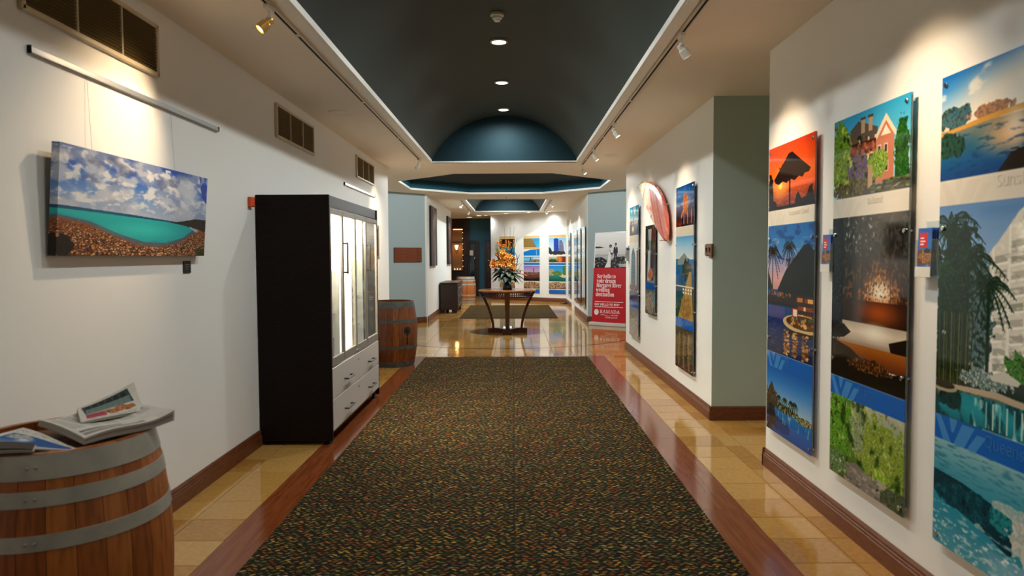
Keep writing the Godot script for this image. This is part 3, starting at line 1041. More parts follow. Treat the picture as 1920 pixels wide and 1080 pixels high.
func pic_island() -> Image:
	var p := Pic.new(400, 1032, 11)
	panel_base(p)
	p.view(0, STRIP[0], 1, STRIP[1])
	p.grad(0, 0, 1, 0.72, ["e8431c", "f4521a", "f86a1c", "e5541a"])
	p.grad(0, 0.7, 1, 1, ["b8481c", "8a3216", "5a2010"])
	p.clouds(0, 0.7, 1, 1, "d06a2a", 9.0, 0.1, 0.5, 5.0, 0.6)
	p.glow(0.28, 0.62, 0.3, 0.34, "ffb040", 0.8)
	p.ell(0.28, 0.63, 0.042, 0.055, "ffd860")
	p.poly([[0.13, 0.52], [0.3, 0.34], [0.46, 0.17], [0.54, 0.16], [0.75, 0.34], [0.92, 0.48], [0.88, 0.53], [0.8, 0.53], [0.76, 0.58], [0.68, 0.55], [0.6, 0.6], [0.5, 0.56], [0.42, 0.61], [0.33, 0.57], [0.25, 0.61], [0.17, 0.58]], "211310")
	p.dabs(260, 0.25, 0.3, 0.75, 0.55, 0.006, 0.014, ["2a1812", "1a0e0b", "36201a"])
	p.rect(0.475, 0.55, 0.51, 0.96, "1a0d09")
	p.bush(120, 0.05, 0.72, 0.06, 0.3, 0.03, ["1a0a06", "2a1008"])
	for q in [[0.68, 0.16], [0.92, 0.22], [0.12, 0.1], [0.8, 0.1]]:
		p.bush(60, q[0], 0.96, 0.085, q[1], 0.026, ["170a06", "240e08"])
	p.rect(0, 0.95, 1, 1, "190b07")
	p.view(0, STRIP[2], 1, STRIP[3])
	p.grad(0, 0, 1, 0.52, ["0f5ca8", "1f6fb8", "5a8cc4", "a898b8", "d8a09a", "c88a86"])
	p.clouds(0, 0, 1, 0.28, "0b3c80", 3.0, 0.0, 0.35, 2.6, 0.8)
	p.clouds(0, 0.1, 1, 0.4, "c4cbe0", 4.0, 0.15, 0.6, 2.2, 0.5, 3)
	p.grad(0, 0.5, 1, 1, ["0c3a78", "123a70", "0c2a5a", "081c40"])
	p.palm(0.12, 0.5, 0.2, 0.2, "12201c", 0.022)
	p.palm(0.5, 0.5, 0.16, 0.16, "122018", 0.022)
	p.poly([[0.24, 0.5], [0.42, 0.35], [0.6, 0.26], [0.8, 0.16], [0.9, 0.15], [1.0, 0.2], [1, 0.56], [0.3, 0.54]], "171410")
	p.dabs(500, 0.45, 0.25, 1, 0.52, 0.004, 0.016, ["221c16", "0e0c0a", "2c241a"])
	p.poly([[0, 0.34], [0.1, 0.46], [0.12, 0.5], [0, 0.5]], "1a1814")
	p.rect(0, 0.545, 0.75, 0.6, "2a1a10")
	p.dabs(40, 0.02, 0.52, 0.6, 0.55, 0.014, 0.012, ["9a5a24", "6a3a18", "b8742c", "3a2414"])
	p.rect(0, 0.6, 0.7, 0.62, "150d08")
	p.rect(0.02, 0.63, 0.42, 0.72, "4a3f7a")
	p.clouds(0, 0.62, 1, 1, "22508c", 7.0, 0.1, 0.5, 6.0, 0.7)
	# floating bar counter with lit bottles
	p.rect(0.66, 0.52, 1, 0.76, "3a2010")
	for i in 26:
		p.rect(0.67 + p.rng.randf() * 0.3, 0.54 + 0.06 * (i % 3), 0.7 + p.rng.randf() * 0.3, 0.57 + 0.06 * (i % 3), ["e8a848", "c4702a", "f2d08a", "8a3a18"][i % 4])
	p.ell(0.78, 0.73, 0.4, 0.065, "d8b880")
	p.ell(0.8, 0.72, 0.35, 0.05, "5a3a20")
	p.rect(0.58, 0.62, 0.7, 0.71, "a83020")
	p.rect(0.6, 0.63, 0.68, 0.68, "f0e0c0")
	p.dabs(40, 0.55, 0.69, 1.0, 0.75, 0.03, 0.012, ["c07a30", "e0b870", "2a6a5a", "7a3a1a"])
	p.rect(0.4, 0.79, 1, 0.82, "1a0f0a")
	for q in [0.46, 0.64, 0.85]:
		p.dabs(60, q - 0.05, 0.8, q + 0.05, 0.99, 0.025, 0.008, ["c8813a", "e8b870", "8a5028", "a8704a", "40281a"])
	p.view(0, STRIP[4], 1, STRIP[5])
	p.grad(0, 0, 1, 0.58, ["1560b4", "2f7cc8", "6aa0d4", "a8c0d0"])
	p.grad(0, 0.58, 1, 1, ["2a78b8", "1560b0", "0c4a98"])
	p.poly([[0, 0.5], [0.06, 0.34], [0.13, 0.22], [0.2, 0.36], [0.3, 0.55], [0.3, 0.6], [0, 0.66]], "4a3c2c")
	p.dabs(120, 0, 0.34, 0.28, 0.6, 0.01, 0.02, ["5a4a34", "3a3022", "6a5838"])
	p.bush(160, 0.45, 0.56, 0.28, 0.06, 0.02, ["22381a", "344a20", "1a2a14", "5a5a3a", "c8b088"])
	p.bush(100, 0.85, 0.6, 0.2, 0.05, 0.018, ["2a4020", "48602c", "d8c490", "3a3a24"])
	for q in [0.3, 0.44, 0.58, 0.66]:
		p.palm(q, 0.58, 0.42, 0.07, "1e2e16", 0.012)
	p.dabs(60, 0, 0.62, 0.28, 0.95, 0.04, 0.05, ["2a2420", "4a3a2a", "182430"])
	p.ell(0.4, 0.85, 0.16, 0.1, "0a3a74")
	p.clouds(0.25, 0.64, 1, 0.8, "a8bcb8", 10.0, 0.15, 0.5, 0.4, 0.7, 4)
	return p.soft(0.5)

func pic_house() -> Image:
	var p := Pic.new(400, 1032, 12)
	panel_base(p)
	p.view(0, STRIP[0], 1, STRIP[1])
	p.grad(0, 0, 1, 1, ["2f9fd0", "5ab8dc", "9ad2e4", "b8dce4"])
	p.poly([[0.2, 0.24], [0.6, 0.3], [0.66, 0.36], [0.7, 0.95], [0.2, 0.95]], "6a4a34")
	p.poly([[0.18, 0.24], [0.36, 0.1], [0.62, 0.24], [0.62, 0.34], [0.2, 0.3]], "5a5048")
	for q in [0.4, 0.5]:
		p.rect(q, 0.08, q + 0.05, 0.26, "b89a78")
		p.rect(q - 0.012, 0.07, q + 0.06, 0.1, "5a4434")
	p.poly([[0.6, 0.36], [0.72, 0.16], [0.82, 0.36], [0.82, 0.92], [0.6, 0.92]], "c87a5c")
	p.poly([[0.57, 0.38], [0.72, 0.12], [0.86, 0.38], [0.83, 0.4], [0.72, 0.2], [0.6, 0.4]], "e8d8c0")
	p.poly([[0.66, 0.36], [0.72, 0.25], [0.78, 0.36]], "f0e4d0")
	for q in [0.25, 0.37, 0.49, 0.58]:
		p.rect(q, 0.32, q + 0.022, 0.62, "e0cdb0")
	p.rect(0.22, 0.5, 0.6, 0.53, "d8c4a4")
	p.rect(0.24, 0.36, 0.6, 0.5, "3a2418")
	p.dabs(60, 0.24, 0.4, 0.58, 0.5, 0.02, 0.03, ["8a3a1c", "5a2a18", "b8603a"])
	for q in [[0.62, 0.46], [0.7, 0.46], [0.62, 0.64], [0.71, 0.64]]:
		p.rect(q[0], q[1], q[0] + 0.045, q[1] + 0.13, "e8dcc8")
		p.rect(q[0] + 0.008, q[1] + 0.012, q[0] + 0.037, q[1] + 0.12, "4a3028")
	p.poly([[0.83, 0.95], [0.84, 0.5], [0.88, 0.24], [0.92, 0.24], [0.97, 0.5], [1, 0.95]], "1c4a1e")
	p.bush(420, 0.91, 0.6, 0.08, 0.36, 0.012, ["1a4a1a", "2c6a22", "123814", "489030"])
	p.bush(520, 0.10, 0.5, 0.15, 0.5, 0.016, ["5a8a20", "8ab02c", "3a6a18", "b0c848", "2a4a14", "6a9a24"])
	p.bush(360, 0.36, 0.68, 0.16, 0.2, 0.016, ["5a4a7a", "7a6a9a", "3a3050", "8a7aa8", "4a5a30", "9a6a50"])
	p.bush(220, 0.62, 0.66, 0.12, 0.16, 0.016, ["6a9a28", "98bc40", "3a6a1c", "c8d468"])
	p.bush(260, 0.3, 0.9, 0.3, 0.13, 0.016, ["3a2a20", "6a3a2a", "24401a", "8a5a40", "4a7a24"])
	p.clouds(0, 0.1, 0.28, 1, "c4dc58", 9.0, 0.15, 0.5, 1.0, 0.8, 2)
	p.clouds(0, 0.2, 0.5, 1, "14240c", 8.0, 0.2, 0.5, 1.0, 0.8, 4)
	p.clouds(0.84, 0.24, 1, 0.95, "0f2c10", 8.0, 0.1, 0.5, 0.7, 0.7, 5)
	p.rect(0.5, 0.66, 0.56, 0.95, "b8987a")
	p.poly([[0.55, 0.9], [1, 0.86], [1, 1], [0.4, 1]], "4a4a42")
	p.dabs(60, 0.55, 0.86, 1, 0.98, 0.03, 0.012, ["2a2c22", "8a8a80", "5a6a30"])
	p.view(0, STRIP[2], 1, STRIP[3])
	p.grad(0, 0, 1, 0.62, ["3c3e3a", "3a3934", "443a2c", "6a3c1c", "4a2410"])
	p.glow(0.66, 0.5, 0.42, 0.3, "ff9a40", 0.95)
	p.glow(0.66, 0.49, 0.24, 0.16, "fff2c8", 1.0)
	p.clouds(0, 0, 1, 0.62, "26251f", 9.0, -0.25, 0.25, 1.0, 0.9, 2)
	p.clouds(0, 0, 1, 0.6, "14130f", 16.0, -0.05, 0.3, 1.0, 0.9, 4)
	p.clouds(0.15, 0, 0.6, 0.24, "a8a9a4", 14.0, 0.2, 0.5, 1.0, 0.8, 6)
	p.glow(0.68, 0.46, 0.26, 0.17, "f0a860", 0.9)
	p.glow(0.68, 0.46, 0.15, 0.10, "fff4d8", 1.0)
	p.clouds(0.35, 0.26, 1, 0.62, "3a1a0a", 22.0, 0.0, 0.3, 1.0, 0.85, 8)
	for q in [0.36, 0.44, 0.54, 0.82, 0.93]:
		p.line(q, 0.64, q + p.rng.randf_range(-0.05, 0.05), 0.1, 0.012, "17100b")
	p.glow(0.68, 0.46, 0.34, 0.22, "e88a40", 0.45)
	p.glow(0.68, 0.46, 0.19, 0.13, "fff0d0", 0.95)
	p.clouds(0.4, 0.3, 1, 0.62, "2a140a", 26.0, 0.12, 0.4, 1.0, 0.7, 11)
	p.rect(0, 0.5, 1, 0.635, "2c160b")
	p.glow(0.66, 0.56, 0.4, 0.12, "c85a1c", 0.8)
	p.grad(0, 0.635, 1, 0.79, ["b8a894", "e0ccb0", "c0ac98", "8a6a4a"])
	p.glow(0.62, 0.68, 0.3, 0.08, "fff6e0", 0.9)
	p.poly([[0.0, 0.63], [0.2, 0.66], [0.3, 0.7], [0.2, 0.74], [0, 0.76]], "140f0b")
	p.poly([[0.8, 0.72], [1, 0.68], [1, 0.84], [0.84, 0.8]], "17100b")
	p.grad(0, 0.77, 1, 0.88, ["a8601c", "8a4414", "5a2a10"])
	p.poly([[0, 0.76], [0.3, 0.8], [0.5, 0.86], [0.75, 0.9], [1, 0.87], [1, 1], [0, 1]], "0d0a07")
	p.bush(120, 0.55, 0.88, 0.3, 0.04, 0.02, ["6a3a14", "4a2810", "120c08", "8a5018"])
	p.rect(0, 0, 0.17, 0.74, "0c0f12")
	p.rect(0.03, 0, 0.07, 0.7, "1c2226")
	p.bush(90, 0.07, 0.45, 0.08, 0.4, 0.012, ["3a4044", "20262a", "0a0c0e"])
	p.view(0, STRIP[4], 1, STRIP[5])
	p.grad(0, 0, 1, 1, ["b8b8a8", "8a9a60", "5a7a2a", "3a5420"])
	p.bush(520, 0.14, 0.32, 0.2, 0.42, 0.02, ["4a9420", "74b82e", "28600f", "a4d048", "1a400a"])
	p.bush(620, 0.72, 0.45, 0.34, 0.36, 0.02, ["93a432", "6c9428", "b4ba54", "4a701c", "c0c060"])
	p.bush(200, 0.42, 0.3, 0.1, 0.3, 0.014, ["a8a898", "6a8a34", "c0c0b0", "4a6a20"])
	p.bush(160, 0.72, 0.74, 0.09, 0.09, 0.02, ["a8c83a", "6aa024", "d0dc60"])
	p.clouds(0, 0, 1, 1, "16300a", 6.0, 0.1, 0.5, 0.8, 0.75, 3)
	p.clouds(0, 0, 1, 0.8, "d4dc80", 9.0, 0.25, 0.6, 1.0, 0.7, 6)
	p.poly([[0.24, 0.8], [0.4, 0.72], [0.75, 0.86], [0.9, 1], [0.3, 1]], "7a7468")
	p.dabs(80, 0.25, 0.78, 0.8, 1, 0.03, 0.02, ["8a8478", "5a5648", "a8a090"])
	p.bush(260, 0.1, 0.85, 0.16, 0.16, 0.02, ["c8d8b8", "2a5a1a", "88a868", "1a3a10"])
	p.bush(260, 0.95, 0.9, 0.25, 0.1, 0.02, ["24401a", "3a5a20", "142a0c"])
	return p.soft(0.45)

func pic_coast() -> Image:
	var p := Pic.new(400, 1032, 13)
	panel_base(p)
	p.view(0, STRIP[0], 1, STRIP[1])
	p.grad(0, 0, 1, 0.58, ["0f68c4", "2f86d4", "88b8e0", "e8dcc8", "f2c89a"])
	p.clouds(0, 0.02, 1, 0.4, "f6f4ee", 3.2, 0.15, 0.6, 2.0, 0.8)
	p.glow(0.75, 0.36, 0.75, 0.5, "fff6e4", 1.0)
	p.glow(0.72, 0.34, 0.95, 0.62, "fff4e0", 0.9)
	p.glow(0.62, 0.40, 0.5, 0.26, "fffaf0", 1.0)
	p.bush(260, 0.12, 0.42, 0.16, 0.1, 0.018, ["2a5a74", "3a7288", "5a6a5a", "24404c"])
	p.bush(160, 0.4, 0.44, 0.16, 0.06, 0.016, ["a8714a", "c8906a", "8a6a58"])
	p.bush(120, 0.85, 0.38, 0.08, 0.07, 0.016, ["8a6a58", "a87a60", "6a5a54"])
	p.grad(0, 0.53, 1, 1, ["8a8a78", "2f6a84", "145a94", "0c4488"])
	p.poly([[0, 0.54], [0.4, 0.48], [1, 0.44], [1, 0.5], [0.4, 0.53], [0, 0.57]], "d8a04a")
	p.glow(0.55, 0.68, 0.32, 0.26, "f8c088", 0.95)
	p.glow(0.58, 0.62, 0.12, 0.24, "fff0d8", 0.8)
	p.clouds(0, 0.56, 1, 1, "0a3a6a", 6.0, 0.1, 0.5, 5.0, 0.6)
	p.bush(120, 0.08, 0.68, 0.12, 0.12, 0.02, ["1c4038", "2a5a4a", "14302c"])
	p.poly([[0.46, 1], [0.55, 0.86], [0.75, 0.78], [1, 0.72], [1, 1]], "1c1712")
	p.dabs(160, 0.55, 0.82, 1, 1, 0.03, 0.006, ["2c241c", "100d0a"])
	for q in [[0.68, 0.46, 0.84], [0.84, 0.5, 0.78], [0.9, 0.56, 0.76]]:
		p.rect(q[0], q[1], q[0] + 0.026, q[2], "17120e")
	p.view(0, STRIP[2], 1, STRIP[3])
	p.grad(0, 0, 1, 1, ["5a88c0", "88b0dc", "a8c4e0", "7a8a80", "3a4a40"])
	# curved white apartment tower with wavy balconies
	p.poly([[0.4, 0.78], [0.42, 0.22], [0.52, 0.14], [0.62, 0.05], [0.72, 0], [1, 0], [1, 0.8]], "d8d6cc")
	for j in 11:
		var y := 0.03 + j * 0.066
		for i in 5:
			var x := 0.46 + i * 0.115
			if y < 0.24 - (x - 0.42) * 0.8: continue
			p.poly([[x, y + 0.012], [x + 0.085, y], [x + 0.09, y + 0.036], [x + 0.005, y + 0.046]], ["a8a89c", "98988a", "b4b2a4"][(i + j) % 3])
			p.line(x - 0.01, y + 0.05, x + 0.1, y + 0.034, 0.012, "f2f0ea")
	for i in 5:
		p.rect(0.44 + i * 0.115, 0.1 - i * 0.02 + (0.1 if i == 0 else 0.0), 0.455 + i * 0.115, 0.78, "eceae2")
	p.clouds(0.4, 0, 1, 0.78, "8f9088", 7.0, 0.15, 0.55, 1.6, 0.5, 3)
	p.clouds(0.4, 0, 1, 0.78, "f2f0e8", 11.0, 0.1, 0.45, 3.0, 0.6, 5)
	for j in 160:
		var y := j / 160.0
		var xe := 0.4
		for q in [[0.0, 0.72, 0.05, 0.62], [0.05, 0.62, 0.14, 0.52], [0.14, 0.52, 0.22, 0.42], [0.22, 0.42, 0.78, 0.4]]:
			if y >= q[0] and y < q[2]: xe = lerpf(q[1], q[3], (y - q[0]) / (q[2] - q[0]))
		p.rect(0, y, xe, y + 0.0064, p.mix(["5a88c0", "88b0dc", "a8c4e0", "7a8a80", "3a4a40"], y))
	# dark palms on the left
	p.bush(900, 0.18, 0.4, 0.2, 0.32, 0.018, ["0f2016", "183022", "0a1810", "24442c", "122a1e"])
	p.bush(200, 0.36, 0.5, 0.1, 0.26, 0.016, ["14261c", "1f3a2a", "6a8a98"])
	for q in [[0.1, 0.1, 0.3], [0.26, 0.24, 0.26], [0.42, 0.36, 0.2], [0.02, 0.3, 0.2]]:
		p.palm(q[0], 0.84, q[1], q[2], ["0e2a18", "143a1e"][p.rng.randi() % 2], 0.024)
	p.bush(500, 0.14, 0.74, 0.16, 0.14, 0.02, ["0c1a12", "14281a", "1c3420", "2a4424"])
	for i in 14:
		p.line(0.03 + i * 0.02, 0.88, 0.02 + i * 0.022, 0.5, 0.008, ["3a4a24", "1a2a16", "5a6034"][i % 3])
	p.bush(420, 0.78, 0.72, 0.24, 0.1, 0.018, ["2a6a24", "4a9a34", "1a4018", "78b048", "123012"])
	p.palm(0.92, 0.8, 0.56, 0.16, "2a7030", 0.018)
	p.rect(0.24, 0.76, 1, 0.83, "2a3a34")
	p.bush(120, 0.4, 0.78, 0.2, 0.04, 0.012, ["d8dcdc", "3a5a4a", "8a9aa0"])
	p.poly([[0.44, 0.76], [0.54, 0.72], [0.66, 0.755], [0.64, 0.775], [0.46, 0.775]], "c8c8bc")
	p.poly([[0.1, 0.84], [0.5, 0.82], [1, 0.86], [1, 0.885], [0.5, 0.85], [0.1, 0.86]], "b8a890")
	p.grad(0, 0.865, 1, 1, ["1a8a9a", "1f94a4", "12707e"])
	p.clouds(0, 0.86, 1, 1, "0c3c44", 7.0, 0.0, 0.35, 0.5, 0.9)
	p.clouds(0.3, 0.87, 1, 1, "b8e0dc", 9.0, 0.1, 0.5, 0.5, 0.8, 5)
	p.clouds(0.3, 0.87, 1, 1, "0a4048", 12.0, 0.1, 0.5, 0.4, 0.8, 7)
	for i in 6:
		p.rect(0.42 + i * 0.05, 0.875, 0.43 + i * 0.05, 0.99, ["7ab8b8", "b8d8d0"][i % 2])
	p.bush(60, 0.12, 0.9, 0.1, 0.05, 0.02, ["0d2c2c", "184040"])
	p.ell(0.07, 0.86, 0.12, 0.024, "a89a78")
	p.ell(0.07, 0.85, 0.1, 0.018, "2a2a20")
	p.view(0, STRIP[4], 1, STRIP[5])
	p.grad(0, 0, 1, 1, ["8ab8c0", "4a9cb0", "2a8aa4", "2f90a8", "3a98ac"])
	p.clouds(0, 0, 1, 0.3, "2a7a94", 6.0, 0.0, 0.5, 6.0, 0.8)
	p.poly([[0, 0.3], [0.25, 0.32], [0.5, 0.38], [0.62, 0.5], [0.66, 0.7], [0.6, 0.74], [0.45, 0.66], [0.2, 0.58], [0, 0.5]], "0c3844")
	p.bush(260, 0.32, 0.47, 0.32, 0.12, 0.03, ["0a2c38", "124a58", "0c3a46", "1a6272"])
	p.bush(260, 0.56, 0.46, 0.09, 0.12, 0.016, ["1a7a84", "2f9a9c", "0f5a66"])
	p.bush(520, 0.8, 0.5, 0.2, 0.26, 0.03, ["c8cabc", "d8dad0", "a8b4ac", "bcc4ba"])
	p.bush(200, 0.62, 0.36, 0.14, 0.05, 0.02, ["c0c8c0", "88b0b4"])
	p.clouds(0, 0.6, 1, 1, "b8d4d4", 8.0, 0.1, 0.5, 3.0, 0.8)
	p.clouds(0, 0.72, 1, 1, "dce8e6", 14.0, 0.2, 0.5, 2.0, 0.9, 2)
	p.bush(80, 0.9, 0.72, 0.1, 0.07, 0.03, ["0f4a58", "1a6a78"])
	return p.soft(0.45)

# a shorter account for panels that the photograph shows from the side
func pic_side(kind: int) -> Image:
	var p := Pic.new(200, 516, 20 + kind)
	panel_base(p)
	p.view(0, STRIP[0], 1, STRIP[1])
	if kind == 0:      # volcano dusk over a town
		p.grad(0, 0, 1, 1, ["0c4a9a", "2a6ab0", "3a4a80", "24203a", "1a1210"])
		p.clouds(0, 0, 1, 0.5, "88a8d0", 3.0, 0.1, 0.5, 2.0, 0.6)
		p.bush(120, 0.55, 0.45, 0.16, 0.25, 0.03, ["d8702a", "a84a24", "e8a048", "4a2a30"])
		p.line(0.3, 0.78, 0.6, 0.4, 0.06, "c86a38")
		for i in 8:
			p.rect(0.45 + i * 0.07, 0.62, 0.48 + i * 0.07, 0.95, ["c0a8b0", "5a3030", "8a2a24"][i % 3])
		p.bush(80, 0.15, 0.9, 0.2, 0.12, 0.04, ["1a1210", "a83a20", "3a1a14"])
	elif kind == 1:    # sky with clouds over a quay of towers
		p.grad(0, 0, 1, 0.5, ["1fa4d4", "5ac0e0", "d0e8f0"])
		p.clouds(0, 0, 1, 0.3, "f4f8fa", 3.0, 0.0, 0.4, 1.6, 0.9)
		p.grad(0, 0.5, 1, 1, ["12305a", "0c2a5c", "0a1c3c"])
		for i in 7:
			p.rect(0.05 + i * 0.13, 0.4 + 0.07 * (i % 3), 0.13 + i * 0.13, 0.62, ["c8b49a", "8a6a50", "d8c8b0", "5a4a44"][i % 4])
		p.ell(0.4, 0.78, 0.12, 0.12, "c89a5a")
		p.ell(0.4, 0.78, 0.06, 0.06, "f0d8a0")
	else:              # hall panels: bright water views
		p.grad(0, 0, 1, 0.5, ["3aa0d8", "88c4e4", "d8c8a0"])
		p.grad(0, 0.5, 1, 1, ["1a6aa8", "0f4a80", "c88a4a"])
		p.bush(120, 0.5, 0.5, 0.5, 0.12, 0.03, ["3a6a2a", "8a5a34", "c8783a", "24401c"])
	p.view(0, STRIP[2], 1, STRIP[3])
	if kind == 0:      # headland with an orange path to the sea
		p.grad(0, 0, 1, 0.28, ["5aa8dc", "a8d0e8", "dce8ec"])
		p.grad(0, 0.28, 1, 1, ["1a78b0", "0f5a94", "12504c", "0f3c34"])
		p.poly([[0.1, 0.3], [0.5, 0.2], [0.75, 0.28], [0.6, 0.34], [0.12, 0.35]], "8a9a98")
		p.bush(140, 0.65, 0.4, 0.25, 0.12, 0.035, ["1a3020", "2a4a2c", "0f2018"])
		p.palm(0.62, 0.52, 0.36, 0.32, "14301c", 0.03)
		p.poly([[0.78, 0.42], [0.9, 0.42], [1, 1], [0.15, 1]], "b08a48")
		p.bush(160, 0.6, 0.88, 0.3, 0.16, 0.04, ["c8a05a", "8a6a34", "a87a3c", "6a5228"])
		p.rect(0, 0.6, 1, 0.615, "e0d8c0")
		for j in 2:
			for i in 4:
				p.rect(0.42 + i * 0.14, 0.63 + j * 0.04, 0.5 + i * 0.14, 0.655 + j * 0.04, "e8e4d0")
	elif kind == 1:    # glass tower
		p.grad(0, 0, 1, 0.8, ["e8ece8", "dce4e4", "b8ccd0"])
		p.poly([[0.2, 0.74], [0.22, 0.22], [0.42, 0.08], [0.62, 0.18], [0.7, 0.3], [0.7, 0.74]], "245a70")
		for j in 24:
			p.line(0.22, 0.24 + j * 0.021, 0.7, 0.25 + j * 0.021, 0.01, ["5a94a4", "143a4c"][j % 2])
		for i in 6:
			p.line(0.28 + i * 0.07, 0.16, 0.28 + i * 0.07, 0.74, 0.012, "123444")
		p.rect(0.82, 0.14, 0.97, 0.74, "6a3a34")
		p.bush(140, 0.5, 0.78, 0.5, 0.06, 0.04, ["3a2018", "8a5a4a", "24140f", "c0a8a0"])
		p.grad(0, 0.84, 1, 1, ["4a5a7a", "3a4a70", "2a3a60"])
	else:
		p.grad(0, 0, 1, 1, ["4aa8d8", "c0d8d8", "2a8a80", "147068", "a8602a", "6a3420"])
		p.bush(200, 0.5, 0.34, 0.5, 0.12, 0.04, ["2a5a2a", "4a7a34", "8a9a58"])
	p.view(0, STRIP[4], 1, STRIP[5])
	if kind == 0:      # old trunk and stone steps
		p.grad(0, 0, 1, 1, ["4a4234", "5a5240", "2c261c"])
		p.bush(260, 0.5, 0.5, 0.5, 0.5, 0.04, ["6a5e44", "3a3426", "8a7c5c", "241f16"])
		for i in 5:
			p.line(0.25 + i * 0.13, 0.1, 0.2 + i * 0.15, 0.95, 0.05, ["7a6a48", "2a2418"][i % 2])
	elif kind == 1:    # pale shingle
		p.grad(0, 0, 1, 1, ["8a8890", "a8a4a4", "c0b8b0"])
		p.bush(260, 0.5, 0.6, 0.5, 0.45, 0.03, ["d8d0c8", "8a8480", "b0a8a0", "6a6460"])
	else:
		p.grad(0, 0, 1, 1, ["2a5a98", "3a78b0", "12345a"])
		p.bush(120, 0.5, 0.6, 0.5, 0.3, 0.04, ["c8a070", "8a5a3a", "2a4a24"])
	return p.soft()

# wine glass and cellar panel, shorter than the others
func pic_cellar() -> Image:
	var p := Pic.new(200, 368, 31)
	p.grad(0, 0, 1, 1, ["2a2a2c", "3a3c40", "8a8a88", "6a5c4c"])
	p.rect(0, 0, 0.14, 0.66, "1a1a1c")
	p.poly([[0.3, 0.04], [0.66, 0.04], [0.62, 0.2], [0.5, 0.27], [0.36, 0.22]], "a8aaa8")
	p.poly([[0.36, 0.17], [0.62, 0.17], [0.58, 0.3], [0.4, 0.3]], "5a9080")
	p.poly([[0.3, 0.28], [0.56, 0.28], [0.5, 0.62], [0.22, 0.62]], "b8c4c0")
	p.poly([[0.6, 0.3], [0.76, 0.24], [0.84, 0.6], [0.6, 0.62]], "20406a")
	p.line(0.82, 0.26, 0.7, 0.5, 0.06, "6a2a20")
	p.bush(120, 0.55, 0.54, 0.26, 0.07, 0.05, ["c8784a", "a85a34", "e0a078", "8a4a34"])
	p.bush(40, 0.85, 0.1, 0.1, 0.1, 0.05, ["5a1c18", "88342a"])
	p.rect(0, 0.64, 1, 0.72, "1258a8")
	p.grad(0, 0.72, 1, 1, ["6a665e", "88847a", "4a4238"])
	p.bush(240, 0.45, 0.86, 0.45, 0.13, 0.05, ["a8a498", "6a6254", "c0bcb0", "4a4236"])
	p.rect(0.84, 0.74, 1, 0.86, "4a8a98")
	return p.soft()

